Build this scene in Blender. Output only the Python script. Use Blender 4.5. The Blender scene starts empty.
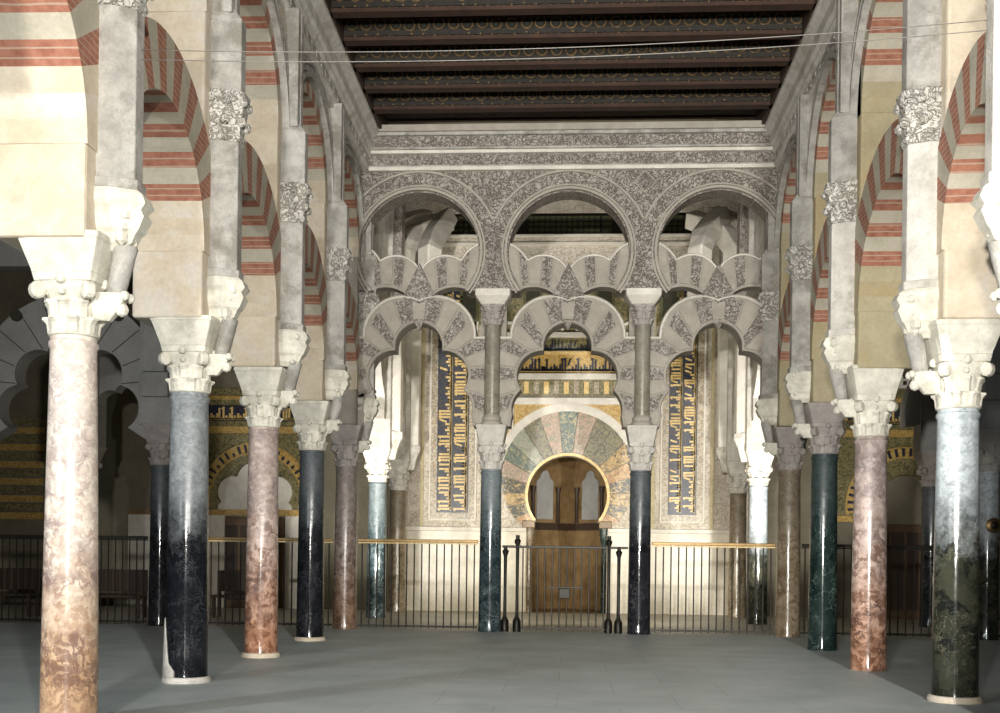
import bpy, bmesh, math, random
from mathutils import Vector, Matrix
from mathutils.geometry import tessellate_polygon
PI = math.pi
R = math.radians
sc = bpy.context.scene
COL = sc.collection

# ------------------------------------------------------------------ camera
FPX, HCAM, YAW, ROLL, HY, CX0 = 1115.0, 1.295, 0.0623, 0.013, 560.3, 0.097
cam_d = bpy.data.cameras.new('camera')
cam = bpy.data.objects.new('camera', cam_d)
COL.objects.link(cam)
sc.camera = cam
cam_d.sensor_fit = 'HORIZONTAL'
cam_d.sensor_width = 36.0
cam_d.lens = 36.0 * FPX / 1000.0
cam_d.shift_y = (HY - 356.5) / 1000.0
cam_d.clip_end = 200
cam.location = (CX0, 0, HCAM)
cam.rotation_euler = (Matrix.Rotation(YAW, 3, 'Z') @ Matrix.Rotation(PI / 2, 3, 'X') @ Matrix.Rotation(ROLL, 3, 'Z')).to_euler()


def proj(X, Y, Z):
    c, s = math.cos(YAW), math.sin(YAW)
    dx = X - CX0
    d = -dx * s + Y * c
    u = (dx * c + Y * s) / d * FPX
    v = (Z - HCAM) / d * FPX
    cr, sr = math.cos(ROLL), math.sin(ROLL)
    return 500 + u * cr + v * sr, HY + u * sr - v * cr


def W(px, py, Y):
    """point of the plane at depth Y seen at a photograph position"""
    x, z = 0.0, 3.0
    for _ in range(12):
        a = proj(x, Y, z)
        b = proj(x + 1e-4, Y, z)
        c = proj(x, Y, z + 1e-4)
        j11, j21 = (b[0] - a[0]) / 1e-4, (b[1] - a[1]) / 1e-4
        j12, j22 = (c[0] - a[0]) / 1e-4, (c[1] - a[1]) / 1e-4
        e1, e2 = px - a[0], py - a[1]
        det = j11 * j22 - j12 * j21
        x += (e1 * j22 - e2 * j12) / det
        z += (e2 * j11 - e1 * j21) / det
    return x, z


# ------------------------------------------------------------------ light
vs = sc.view_settings
vs.view_transform = 'Standard'
vs.look = 'None'
vs.gamma = 1.0
vs.exposure = -1.0
vs.use_curve_mapping = False
wd = bpy.data.worlds.new('world')
sc.world = wd
wd.use_nodes = True
wd.node_tree.nodes['Background'].inputs[0].default_value = (0.85, 0.92, 1.0, 1)
wd.node_tree.nodes['Background'].inputs[1].default_value = 0.04


def aim(o, target):
    o.rotation_euler = (Vector(target) - o.location).to_track_quat('-Z', 'Y').to_euler()


def spot(name, loc, target, power, angle, size, color=(1, 1, 1), blend=0.35):
    d = bpy.data.lights.new(name, 'SPOT')
    d.energy = power
    d.spot_size = R(angle)
    d.spot_blend = blend
    d.shadow_soft_size = size
    d.color = color
    o = bpy.data.objects.new(name, d)
    COL.objects.link(o)
    o.location = loc
    aim(o, target)
    return o


def point(name, loc, power, size, color=(1, 1, 1)):
    d = bpy.data.lights.new(name, 'POINT')
    d.energy = power
    d.shadow_soft_size = size
    d.color = color
    o = bpy.data.objects.new(name, d)
    COL.objects.link(o)
    o.location = loc
    return o


# photographers' floodlights behind the camera, one in the left aisle
spot('flood_nave', (2.85, -4.5, 4.6), (0.2, 14, 4.0), 22000, 56, 0.14, (1, 0.97, 0.91), 0.75)
spot('flood_right', (-1.6, -3.0, 2.6), (2.9, 14, 6.0), 20000, 46, 0.12, (1, 0.97, 0.91), 0.5)
spot('flood_left', (-1.4, -5.0, 2.8), (-2.8, 12, 4.2), 11500, 64, 0.3, (1, 0.97, 0.91), 0.5)
spot('flood_aisle', (-8.6, 1.0, 3.9), (-1.0, 17, 2.5), 3600, 75, 0.14, (0.90, 0.96, 1.0), 0.4)
# unseen lamps behind the arcade, with added fills for dado and ribs
spot('lamp_bay_left', (-4.13, 20.95, 1.2), (-3.6, 24.6, 3.6), 2800, 85, 0.06, (1, 0.97, 0.9))
spot('lamp_bay_right', (4.2, 20.95, 1.2), (3.7, 24.6, 3.6), 2800, 85, 0.06, (1, 0.97, 0.9))
spot('lamp_bay_up_left', (-1.45, 20.95, 1.3), (-1.2, 28, 3.6), 480, 130, 0.08, (1, 0.89, 0.66), 0.6)
spot('lamp_bay_up_right', (1.5, 20.95, 1.3), (1.2, 28, 3.6), 480, 130, 0.08, (1, 0.89, 0.66), 0.6)
spot('fill_dado_left', (-1.42, 20.95, 1.0), (-1.7, 28, 0.6), 520, 50, 0.08, (1, 0.88, 0.58), 0.7)  # added fill pair, brightens the dado beside the mihrab
spot('fill_dado_right', (1.46, 20.95, 1.0), (1.9, 28, 0.6), 520, 50, 0.08, (1, 0.88, 0.58), 0.7)
spot('fill_ribs_left', (-1.36, 20.9, 7.2), (-3.0, 25.4, 9.6), 260, 80, 0.06, (1, 0.97, 0.9), 0.6)  # added fill pair hidden behind the wall piers, brightens the dome ribs
spot('fill_ribs_right', (1.38, 20.9, 7.2), (3.0, 25.4, 9.6), 260, 80, 0.06, (1, 0.97, 0.9), 0.6)
spot('lamp_aisle_left', (-4.25, 21.2, 1.0), (-8, 28, 2.4), 70, 110, 0.08, (1, 0.9, 0.6), 0.6)
spot('lamp_aisle_right', (7.9, 21.5, 1.0), (8.0, 28, 2.4), 10, 110, 0.08, (1, 0.9, 0.6), 0.6)

# ------------------------------------------------------------------ materials


class NT:
    def __init__(s, name):
        s.m = bpy.data.materials.new(name)
        s.m.use_nodes = True
        s.t = s.m.node_tree
        s.b = s.t.nodes['Principled BSDF']

    def n(s, kind, **kw):
        nd = s.t.nodes.new(kind)
        for k, v in kw.items():
            if k.startswith('_'):
                setattr(nd, k[1:], v)
            else:
                nd.inputs[k.replace('__', ' ')].default_value = v
        return nd

    def l(s, a, b):
        s.t.links.new(a, b)

    def ramp(s, src, stops, interp='LINEAR'):
        r = s.t.nodes.new('ShaderNodeValToRGB')
        r.color_ramp.interpolation = interp
        el = r.color_ramp.elements
        while len(el) < len(stops):
            el.new(0.5)
        for e, (p, c) in zip(el, stops):
            e.position = p
            e.color = (c[0], c[1], c[2], 1) if not isinstance(c, (int, float)) else (c, c, c, 1)
        s.l(src, r.inputs[0])
        return r.outputs[0]

    def mix(s, f, a, b, mode='MIX'):
        m = s.t.nodes.new('ShaderNodeMix')
        m.data_type = 'RGBA'
        m.blend_type = mode
        for sock, v in ((m.inputs[0], f), (m.inputs[6], a), (m.inputs[7], b)):
            if hasattr(v, 'links'):
                s.l(v, sock)
            else:
                sock.default_value = v if isinstance(v, (int, float)) else (v[0], v[1], v[2], 1)
        return m.outputs[2]

    def math(s, op, a, b=0.0, clamp=False):
        m = s.t.nodes.new('ShaderNodeMath')
        m.operation = op
        m.use_clamp = clamp
        for sock, v in ((m.inputs[0], a), (m.inputs[1], b)):
            if hasattr(v, 'links'):
                s.l(v, sock)
            else:
                sock.default_value = v
        return m.outputs[0]

    def coords(s, rnd=True):
        tc = s.t.nodes.new('ShaderNodeTexCoord')
        if not rnd:
            return tc.outputs['Object']
        oi = s.t.nodes.new('ShaderNodeObjectInfo')
        v = s.t.nodes.new('ShaderNodeVectorMath')
        v.operation = 'MULTIPLY_ADD'
        cmb = s.t.nodes.new('ShaderNodeCombineXYZ')
        for i in range(3):
            s.l(oi.outputs['Random'], cmb.inputs[i])
        s.l(cmb.outputs[0], v.inputs[0])
        v.inputs[1].default_value = (37, 23, 51)
        s.l(tc.outputs['Object'], v.inputs[2])
        return v.outputs[0]

    def noise(s, co, scale, detail=4, rough=0.55, dist=0.0):
        n = s.n('ShaderNodeTexNoise', Scale=scale, Detail=detail, Roughness=rough, Distortion=dist)
        s.l(co, n.inputs['Vector'])
        return n.outputs['Fac']

    def bump(s, h, strength, dist=0.02, prev=None):
        b = s.n('ShaderNodeBump', Strength=strength, Distance=dist)
        s.l(h, b.inputs['Height'])
        if prev:
            s.l(prev, b.inputs['Normal'])
        return b.outputs[0]

    def out(s, col, rough=0.7, nrm=None, metal=0.0, spec=None):
        if hasattr(col, 'links'):
            s.l(col, s.b.inputs['Base Color'])
        else:
            s.b.inputs['Base Color'].default_value = (*col, 1)
        if hasattr(rough, 'links'):
            s.l(rough, s.b.inputs['Roughness'])
        else:
            s.b.inputs['Roughness'].default_value = rough
        s.b.inputs['Metallic'].default_value = metal
        if nrm:
            s.l(nrm, s.b.inputs['Normal'])
        if spec is not None:
            s.b.inputs['Specular IOR Level'].default_value = spec
        return s.m


def m_stone(name, a, b, scale=3.0, bump=0.35, rough=0.8, stain=None):
    t = NT(name)
    co = t.coords()
    n1 = t.noise(co, scale, 6, 0.65)
    col = t.ramp(n1, [(0.32, a), (0.68, b)])
    if stain:
        n2 = t.noise(co, scale * 0.45, 5, 0.7)
        f = t.ramp(n2, [(0.50, 0.0), (0.62, 1.0)])
        col = t.mix(f, col, stain)
    n3 = t.noise(co, scale * 9, 5, 0.7)
    col = t.mix(0.22, col, t.ramp(n3, [(0.3, (0.25,) * 3), (0.7, (1.0,) * 3)]), 'MULTIPLY')
    return t.out(col, rough, t.bump(n3, bump, 0.015, None))


def m_carved(name, a, b, ground, scale=6.0, depth=0.6, width=0.06, fill=1.0):
    """stucco carved with winding scrollwork: raised stems over a sunk, dirt-toned ground"""
    t = NT(name)
    co = t.coords()
    n = t.noise(co, scale, 1.0, 0.5, 0.6)
    d = t.math('ABSOLUTE', t.math('SUBTRACT', n, 0.5))
    n2 = t.noise(co, scale * 1.7, 0.5, 0.5, 1.2)
    d2 = t.math('ABSOLUTE', t.math('SUBTRACT', n2, 0.47))
    dm = t.math('MINIMUM', d, d2)
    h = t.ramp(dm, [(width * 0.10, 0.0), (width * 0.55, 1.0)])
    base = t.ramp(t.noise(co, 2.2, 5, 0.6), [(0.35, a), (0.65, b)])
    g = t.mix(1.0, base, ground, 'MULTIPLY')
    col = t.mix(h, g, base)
    fine = t.noise(co, 45, 3)
    nb = t.bump(h, depth, 0.03)
    nb = t.bump(fine, 0.25, 0.01, nb)
    return t.out(col, 0.8, nb)


def m_marble(name, c1, c2, vein, up, ztop=1.75, cell=9.0, veinw=0.05, rough_lo=0.13, low=None, upmix=0.75):
    """column shaft: breccia marble, hand-polished below, weathered dusty above"""
    t = NT(name)
    co = t.coords()
    tc = t.n('ShaderNodeTexCoord')
    sep = t.n('ShaderNodeSeparateXYZ')
    t.l(tc.outputs['Object'], sep.inputs[0])
    warp = t.n('ShaderNodeTexNoise', Scale=7.0, Detail=4.0)
    t.l(co, warp.inputs['Vector'])
    mx = t.n('ShaderNodeVectorMath', _operation='MULTIPLY_ADD')
    t.l(warp.outputs['Color'], mx.inputs[0])
    mx.inputs[1].default_value = (0.22,) * 3
    t.l(co, mx.inputs[2])
    v = t.n('ShaderNodeTexVoronoi', Scale=cell)
    t.l(mx.outputs[0], v.inputs['Vector'])
    spc = t.n('ShaderNodeSeparateColor')
    t.l(v.outputs['Color'], spc.inputs[0])
    n = t.noise(co, 6.5, 7, 0.75)
    col = t.ramp(t.math('ADD', t.math('MULTIPLY', spc.outputs[0], 0.40), t.math('MULTIPLY', n, 0.75)), [(0.36, c1), (0.76, c2)])
    vn1 = t.noise(mx.outputs[0], 4.0, 3, 0.6, 0.8)
    vn2 = t.noise(mx.outputs[0], 9.0, 3, 0.6, 0.6)
    dd = t.math('MINIMUM', t.math('ABSOLUTE', t.math('SUBTRACT', vn1, 0.5)), t.math('ABSOLUTE', t.math('SUBTRACT', vn2, 0.42)))
    vf = t.ramp(dd, [(veinw * 0.10, 1.0), (veinw * 0.55, 0.0)])
    vf = t.math('MULTIPLY', vf, t.ramp(t.noise(co, 2.5, 3), [(0.40, 0.1), (0.62, 0.9)]))
    col = t.mix(vf, col, vein)
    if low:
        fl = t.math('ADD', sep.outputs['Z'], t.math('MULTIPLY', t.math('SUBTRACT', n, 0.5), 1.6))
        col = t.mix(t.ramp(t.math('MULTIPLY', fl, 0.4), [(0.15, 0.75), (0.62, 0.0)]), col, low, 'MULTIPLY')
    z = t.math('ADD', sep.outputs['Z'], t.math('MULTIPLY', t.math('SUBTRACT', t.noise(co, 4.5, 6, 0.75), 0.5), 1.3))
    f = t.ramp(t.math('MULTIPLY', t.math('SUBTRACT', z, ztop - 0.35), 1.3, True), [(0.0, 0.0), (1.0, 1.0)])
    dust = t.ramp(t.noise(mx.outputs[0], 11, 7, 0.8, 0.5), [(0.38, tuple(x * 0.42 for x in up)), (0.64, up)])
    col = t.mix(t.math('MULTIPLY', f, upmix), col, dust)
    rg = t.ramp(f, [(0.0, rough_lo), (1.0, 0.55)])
    return t.out(col, rg, t.bump(t.noise(co, 14, 4), 0.12, 0.01))


def m_plain(name, c, rough=0.5, metal=0.0, var=0.15, scale=8):
    t = NT(name)
    co = t.coords()
    n = t.noise(co, scale, 4)
    col = t.ramp(n, [(0.3, tuple(x * (1 - var) for x in c)), (0.7, tuple(min(1, x * (1 + var)) for x in c))])
    return t.out(col, rough, t.bump(n, 0.1, 0.01), metal)


def m_mosaic(name, cols, scale=22.0, rough=0.35, leaf=None, lscale=7.0, metal=0.0):
    t = NT(name)
    co = t.coords()
    v = t.n('ShaderNodeTexVoronoi', Scale=scale)
    t.l(co, v.inputs['Vector'])
    sp = t.n('ShaderNodeSeparateColor')
    t.l(v.outputs['Color'], sp.inputs[0])
    k = len(cols)
    col = t.ramp(sp.outputs[0], [(i / k, c) for i, c in enumerate(cols)], 'CONSTANT')
    h = v.outputs['Distance']
    if leaf:
        n = t.noise(co, lscale, 1.5, 0.5, 0.8)
        d = t.math('ABSOLUTE', t.math('SUBTRACT', n, 0.5))
        f = t.ramp(d, [(0.018, 1.0), (0.04, 0.0)])
        col = t.mix(f, col, leaf)
    return t.out(col, rough, t.bump(h, 0.2, 0.01), metal)


def m_brick(name):
    t = NT(name)
    co = t.coords(False)
    w = t.n('ShaderNodeTexWave', Scale=5.5, Distortion=0.5, Detail=1.0)
    w.wave_type = 'BANDS'
    w.bands_direction = 'Z'
    t.l(co, w.inputs['Vector'])
    n = t.noise(co, 12, 4)
    col = t.ramp(n, [(0.3, (0.25, 0.09, 0.055)), (0.7, (0.40, 0.18, 0.115))])
    f = t.ramp(w.outputs['Fac'], [(0.0, 0.75), (0.14, 0.0)])
    col = t.mix(f, col, (0.45, 0.36, 0.27))
    return t.out(col, 0.85, t.bump(n, 0.3, 0.02))


def m_floor(name):
    t = NT(name)
    co = t.coords(False)
    n = t.noise(co, 1.2, 6, 0.6)
    col = t.ramp(n, [(0.3, (0.38, 0.43, 0.43)), (0.7, (0.52, 0.57, 0.565))])
    br = t.n('ShaderNodeTexBrick', Scale=1.0)
    br.inputs['Brick Width'].default_value = 1.1
    br.inputs['Row Height'].default_value = 1.1
    br.inputs['Mortar Size'].default_value = 0.006
    br.inputs['Color1'].default_value = (1, 1, 1, 1)
    br.inputs['Color2'].default_value = (0.93, 0.93, 0.93, 1)
    br.inputs['Mortar'].default_value = (0.75, 0.75, 0.75, 1)
    t.l(co, br.inputs['Vector'])
    col = t.mix(1.0, col, br.outputs['Color'], 'MULTIPLY')
    n2 = t.noise(co, 60, 3, 0.7)
    col = t.mix(0.25, col, t.ramp(n2, [(0.3, (0.5,) * 3), (0.7, (1,) * 3)]), 'MULTIPLY')
    return t.out(col, 0.55, t.bump(n2, 0.08, 0.005))


def m_wood_painted(name, ground, line, accent, scale=3.2):
    """dark beam boards painted with a row of lobes and dots"""
    t = NT(name)
    tc = t.coords(False)
    w = t.n('ShaderNodeTexVoronoi', Scale=scale)
    w.inputs['Randomness'].default_value = 0.12
    t.l(tc, w.inputs['Vector'])
    ring = t.math('ABSOLUTE', t.math('SUBTRACT', w.outputs['Distance'], 0.36))
    f = t.ramp(ring, [(0.025, 1.0), (0.06, 0.0)])
    n = t.noise(tc, 14, 4, 0.7)
    base = t.ramp(n, [(0.35, ground), (0.7, tuple(x * 1.8 for x in ground))])
    col = t.mix(t.math('MULTIPLY', f, t.ramp(n, [(0.35, 0.2), (0.55, 1.0)])), base, line)
    dot = t.ramp(w.outputs['Distance'], [(0.10, 1.0), (0.15, 0.0)])
    col = t.mix(t.math('MULTIPLY', dot, 0.6), col, accent)
    return t.out(col, 0.75)


M = {}
M['floor'] = m_floor('paving')
M['plaster'] = m_stone('cream_plaster', (0.56, 0.46, 0.33), (0.72, 0.63, 0.49), 2.2, 0.3, 0.85, (0.66, 0.60, 0.52))
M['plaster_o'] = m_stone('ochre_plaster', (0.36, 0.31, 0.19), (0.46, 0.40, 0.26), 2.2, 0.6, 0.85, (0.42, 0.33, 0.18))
M['grey'] = m_stone('grey_stone', (0.30, 0.285, 0.26), (0.52, 0.50, 0.455), 4.5, 0.8, 0.8, (0.25, 0.235, 0.20))
M['pale'] = m_stone('pale_stone', (0.48, 0.455, 0.41), (0.72, 0.69, 0.63), 4.5, 0.7, 0.75, (0.42, 0.39, 0.33))
M['capital'] = m_stone('capital_stone', (0.52, 0.49, 0.41), (0.80, 0.77, 0.66), 6.0, 0.5, 0.7)
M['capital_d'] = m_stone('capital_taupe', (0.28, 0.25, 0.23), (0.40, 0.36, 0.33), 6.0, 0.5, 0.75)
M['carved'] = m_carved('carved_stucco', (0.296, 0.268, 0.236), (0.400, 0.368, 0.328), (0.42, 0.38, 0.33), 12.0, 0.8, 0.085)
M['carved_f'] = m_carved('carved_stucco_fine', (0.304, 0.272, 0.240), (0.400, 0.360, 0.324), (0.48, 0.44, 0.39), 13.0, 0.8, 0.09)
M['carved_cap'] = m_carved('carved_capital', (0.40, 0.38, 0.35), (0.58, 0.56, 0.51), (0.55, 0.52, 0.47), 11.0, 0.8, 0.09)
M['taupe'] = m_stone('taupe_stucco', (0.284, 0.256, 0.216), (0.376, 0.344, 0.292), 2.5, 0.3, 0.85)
M['taupe_p'] = m_stone('taupe_plain_voussoir', (0.320, 0.288, 0.244), (0.416, 0.380, 0.324), 3.5, 0.25, 0.85)
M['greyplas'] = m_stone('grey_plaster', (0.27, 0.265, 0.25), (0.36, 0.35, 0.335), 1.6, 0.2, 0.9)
M['brick'] = m_brick('red_brick')
M['vcream'] = m_stone('cream_voussoir', (0.42, 0.38, 0.29), (0.55, 0.50, 0.40), 3.0, 0.3, 0.85)
M['iron'] = m_plain('black_iron', (0.018, 0.016, 0.012), 0.45, 0.6)
M['brass'] = m_plain('brass_rail', (0.20, 0.13, 0.055), 0.4, 0.8)
M['cable'] = m_plain('grey_cable', (0.09, 0.08, 0.07), 0.6)
M['dado'] = m_stone('veined_dado_marble', (0.50, 0.45, 0.36), (0.70, 0.64, 0.52), 1.5, 0.1, 0.4)
M['cream_w'] = m_carved('cream_carved_marble', (0.50, 0.45, 0.38), (0.64, 0.59, 0.51), (0.66, 0.60, 0.50), 8.0, 0.5, 0.06)
M['bandplain'] = m_stone('cream_marble_moulding', (0.58, 0.54, 0.47), (0.74, 0.70, 0.62), 3.0, 0.15, 0.6)
M['gold'] = m_mosaic('gold_mosaic', [(0.42, 0.27, 0.07), (0.50, 0.34, 0.10), (0.34, 0.20, 0.05), (0.46, 0.32, 0.14)], 30)
M['goldtext'] = m_mosaic('gold_lettering', [(0.62, 0.44, 0.16), (0.70, 0.52, 0.24), (0.55, 0.36, 0.12)], 40)
M['ochreline'] = m_plain('ochre_line', (0.42, 0.35, 0.20), 0.6)
M['blue'] = m_mosaic('dark_blue_mosaic', [(0.018, 0.022, 0.040), (0.022, 0.028, 0.055), (0.05, 0.045, 0.035)], 30)
M['darktext'] = m_mosaic('dark_lettering', [(0.02, 0.025, 0.05), (0.03, 0.03, 0.03)], 40)
M['border'] = m_mosaic('border_mosaic', [(0.40, 0.34, 0.24), (0.24, 0.22, 0.17), (0.46, 0.40, 0.30), (0.30, 0.22, 0.15)], 30)
VM = [
    m_mosaic('mosaic_teal', [(0.07, 0.10, 0.08), (0.10, 0.14, 0.11), (0.05, 0.07, 0.06)], 26, leaf=(0.30, 0.26, 0.14)),
    m_mosaic('mosaic_olive', [(0.17, 0.15, 0.08), (0.22, 0.19, 0.10), (0.12, 0.10, 0.06)], 26, leaf=(0.06, 0.06, 0.04)),
    m_mosaic('mosaic_pink', [(0.34, 0.23, 0.16), (0.40, 0.29, 0.21), (0.28, 0.19, 0.13)], 26, leaf=(0.18, 0.18, 0.12)),
    m_mosaic('mosaic_sage', [(0.20, 0.22, 0.16), (0.26, 0.27, 0.20), (0.16, 0.18, 0.13)], 26, leaf=(0.36, 0.32, 0.22)),
    m_mosaic('mosaic_gold', [(0.38, 0.25, 0.09), (0.44, 0.31, 0.13), (0.30, 0.19, 0.06)], 26, leaf=(0.10, 0.07, 0.03)),
    m_mosaic('mosaic_rust', [(0.28, 0.14, 0.05), (0.36, 0.19, 0.07), (0.22, 0.11, 0.04)], 26, leaf=(0.44, 0.31, 0.14)),
    m_mosaic('mosaic_black', [(0.04, 0.04, 0.03), (0.07, 0.06, 0.035), (0.03, 0.03, 0.025)], 26, leaf=(0.38, 0.27, 0.10)),
]
M['greenmos'] = m_mosaic('green_gold_mosaic', [(0.13, 0.12, 0.05), (0.08, 0.085, 0.04), (0.18, 0.15, 0.07), (0.20, 0.17, 0.08)], 24, leaf=(0.27, 0.22, 0.11), lscale=9)
M['niche'] = m_stone('brown_niche_marble', (0.14, 0.085, 0.035), (0.26, 0.17, 0.08), 3.0, 0.2, 0.4)
M['nichepanel'] = m_stone('grey_shell_panel', (0.26, 0.26, 0.25), (0.36, 0.35, 0.33), 3.0, 0.2, 0.6)
M['darkwood'] = m_plain('dark_wood', (0.030, 0.016, 0.008), 0.6)
M['ceilboard'] = m_plain('ceiling_board', (0.008, 0.006, 0.003), 0.8, 0, 0.4)
M['redwood'] = m_plain('red_brown_painted_wood', (0.034, 0.013, 0.006), 0.75, 0, 0.35, 5)
M['paint1'] = m_wood_painted('painted_beam_side', (0.012, 0.009, 0.005), (0.17, 0.10, 0.03), (0.03, 0.045, 0.025), 4.6)
M['paint2'] = m_wood_painted('painted_coffer', (0.008, 0.006, 0.004), (0.044, 0.022, 0.008), (0.05, 0.02, 0.01), 6.0)
M['door'] = m_plain('brown_door_wood', (0.09, 0.05, 0.02), 0.6)
M['dark'] = m_plain('dark_opening_plaster', (0.035, 0.033, 0.02), 0.9)
M['shade_wall'] = m_stone('aisle_wall_darkened', (0.14, 0.12, 0.085), (0.20, 0.18, 0.13), 1.2, 0.3, 0.9)  # plaster tone darkened, the gloom of the aisles is in the colour
M['lattice'] = m_plain('green_bronze_lattice', (0.09, 0.09, 0.035), 0.7)

S_ = {}
S_['pinkcream'] = m_marble('shaft_pink_cream', (0.56, 0.45, 0.38), (0.82, 0.74, 0.64), (0.27, 0.20, 0.20), (0.76, 0.69, 0.62), 1.9, 22, 0.14, 0.18, (0.72, 0.45, 0.22), 0.35)
S_['black'] = m_marble('shaft_black', (0.006, 0.007, 0.009), (0.011, 0.012, 0.015), (0.05, 0.055, 0.06), (0.33, 0.36, 0.37), 1.75, 6, 0.03, 0.10, None, 0.85)
S_['pink'] = m_marble('shaft_pink', (0.26, 0.16, 0.12), (0.66, 0.52, 0.45), (0.13, 0.09, 0.09), (0.55, 0.47, 0.44), 1.7, 17, 0.14, 0.15, (0.70, 0.38, 0.18), 0.45)
S_['black_d'] = m_marble('shaft_deep_black', (0.007, 0.008, 0.010), (0.020, 0.021, 0.025), (0.10, 0.10, 0.11), (0.13, 0.15, 0.16), 2.0, 5, 0.02, 0.10, None, 0.75)
S_['brownpink'] = m_marble('shaft_brown_pink', (0.16, 0.11, 0.09), (0.38, 0.31, 0.27), (0.10, 0.07, 0.06), (0.33, 0.29, 0.27), 1.9, 15, 0.12, 0.22, (0.8, 0.55, 0.35), 0.5)
S_['blue'] = m_marble('shaft_blue_black', (0.008, 0.010, 0.009), (0.035, 0.037, 0.025), (0.12, 0.11, 0.075), (0.56, 0.62, 0.65), 1.75, 7, 0.03, 0.10, None, 0.95)
S_['pinkbrown'] = m_marble('shaft_rose_brown', (0.20, 0.13, 0.10), (0.54, 0.43, 0.38), (0.08, 0.05, 0.05), (0.52, 0.45, 0.43), 1.8, 14, 0.14, 0.15, (0.75, 0.46, 0.26), 0.4)
S_['green'] = m_marble('shaft_dark_green', (0.008, 0.018, 0.016), (0.025, 0.042, 0.038), (0.16, 0.22, 0.20), (0.05, 0.075, 0.075), 2.0, 5, 0.03, 0.10, None, 0.7)
S_['brown'] = m_marble('shaft_brown', (0.11, 0.075, 0.04), (0.26, 0.21, 0.14), (0.35, 0.28, 0.2), (0.22, 0.18, 0.13), 1.9, 12, 0.10, 0.2, None, 0.5)
S_['bluegreen'] = m_marble('shaft_blue_green', (0.012, 0.022, 0.026), (0.045, 0.065, 0.072), (0.20, 0.25, 0.25), (0.22, 0.26, 0.27), 2.1, 7, 0.05, 0.12, None, 0.9)
S_['olive'] = m_marble('shaft_olive', (0.16, 0.14, 0.10), (0.24, 0.22, 0.17), (0.3, 0.28, 0.22), (0.26, 0.24, 0.20), 1.0, 10, 0.10, 0.3, None, 0.5)

# ------------------------------------------------------------------ mesh building


class MB:
    def __init__(s):
        s.v, s.f = [], []

    def add(s, vs_, fs):
        k = len(s.v)
        s.v += [tuple(p) for p in vs_]
        s.f += [tuple(i + k for i in f) for f in fs]
        return s

    def box(s, x0, x1, y0, y1, z0, z1):
        return s.add([(x0, y0, z0), (x1, y0, z0), (x1, y1, z0), (x0, y1, z0), (x0, y0, z1), (x1, y0, z1), (x1, y1, z1), (x0, y1, z1)],
                     [(0, 3, 2, 1), (4, 5, 6, 7), (0, 1, 5, 4), (1, 2, 6, 5), (2, 3, 7, 6), (3, 0, 4, 7)])

    def loft(s, rings, caps=True):
        n = len(rings[0])
        vs_ = [p for r in rings for p in r]
        fs = []
        for i in range(len(rings) - 1):
            for j in range(n):
                a, b = i * n + j, i * n + (j + 1) % n
                fs.append((a, b, b + n, a + n))
        if caps:
            fs.append(tuple(reversed(range(n))))
            fs.append(tuple(range((len(rings) - 1) * n, len(rings) * n)))
        return s.add(vs_, fs)

    def lathe(s, prof, seg=24, cx=0, cy=0, cz=0):
        rings = [[(cx + r * math.cos(2 * PI * k / seg), cy + r * math.sin(2 * PI * k / seg), cz + z) for k in range(seg)] for r, z in prof]
        return s.loft(rings)

    def ball(s, c, r, seg=10, sz=1.0, sx=1.0, sy=1.0):
        n = max(4, seg // 2 + 1)
        rings = []
        for i in range(n):
            a = -PI / 2 + PI * (i + 0.02) / (n - 0.96)
            rings.append([(c[0] + sx * r * math.cos(a) * math.cos(2 * PI * k / seg), c[1] + sy * r * math.cos(a) * math.sin(2 * PI * k / seg), c[2] + sz * r * math.sin(a)) for k in range(seg)])
        return s.loft(rings)

    def prism(s, poly, a0, a1, plane='xz', holes=()):
        """extrude a polygon with holes; plane xz -> along y, yz -> along x, xy -> along z"""
        loops = [list(poly)] + [list(h) for h in holes]
        P = [p for lp in loops for p in lp]
        tris = tessellate_polygon([[Vector((p[0], p[1], 0)) for p in lp] for lp in loops])
        n = len(P)

        def to(p, a):
            return {'xz': (p[0], a, p[1]), 'yz': (a, p[0], p[1]), 'xy': (p[0], p[1], a)}[plane]
        vs_ = [to(p, a0) for p in P] + [to(p, a1) for p in P]
        fs = [tuple(t) for t in tris] + [tuple(i + n for i in reversed(t)) for t in tris]
        k = 0
        for lp in loops:
            m = len(lp)
            for i in range(m):
                a, b = k + i, k + (i + 1) % m
                fs.append((a, b, b + n, a + n))
            k += m
        return s.add(vs_, fs)

    def tube(s, pts, r, seg=6, closed=False):
        pts = [Vector(p) for p in pts]
        rings = []
        n = len(pts)
        for i, p in enumerate(pts):
            if closed:
                d = pts[(i + 1) % n] - pts[i - 1]
            else:
                d = pts[min(i + 1, n - 1)] - pts[max(i - 1, 0)]
            d.normalize()
            up = Vector((0, 1, 0)) if abs(d.y) < 0.9 else Vector((0, 0, 1))
            a = d.cross(up).normalized()
            b = d.cross(a)
            rr = r[i] if isinstance(r, (list, tuple)) else r
            rings.append([p + a * rr * math.cos(2 * PI * k / seg) + b * rr * math.sin(2 * PI * k / seg) for k in range(seg)])
        if closed:
            rings.append(rings[0])
        return s.loft(rings, not closed)

    def mesh(s, name):
        me = bpy.data.meshes.new(name)
        me.from_pydata(s.v, [], s.f)
        bm = bmesh.new()
        bm.from_mesh(me)
        bmesh.ops.remove_doubles(bm, verts=bm.verts, dist=1e-5)
        bmesh.ops.recalc_face_normals(bm, faces=bm.faces)
        bm.to_mesh(me)
        bm.free()
        return me

    def build(s, name, mat, parent=None, smooth=False, bevel=0.0, loc=None):
        return link(name, s.mesh(name), mat, parent, smooth, bevel, loc)


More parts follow.
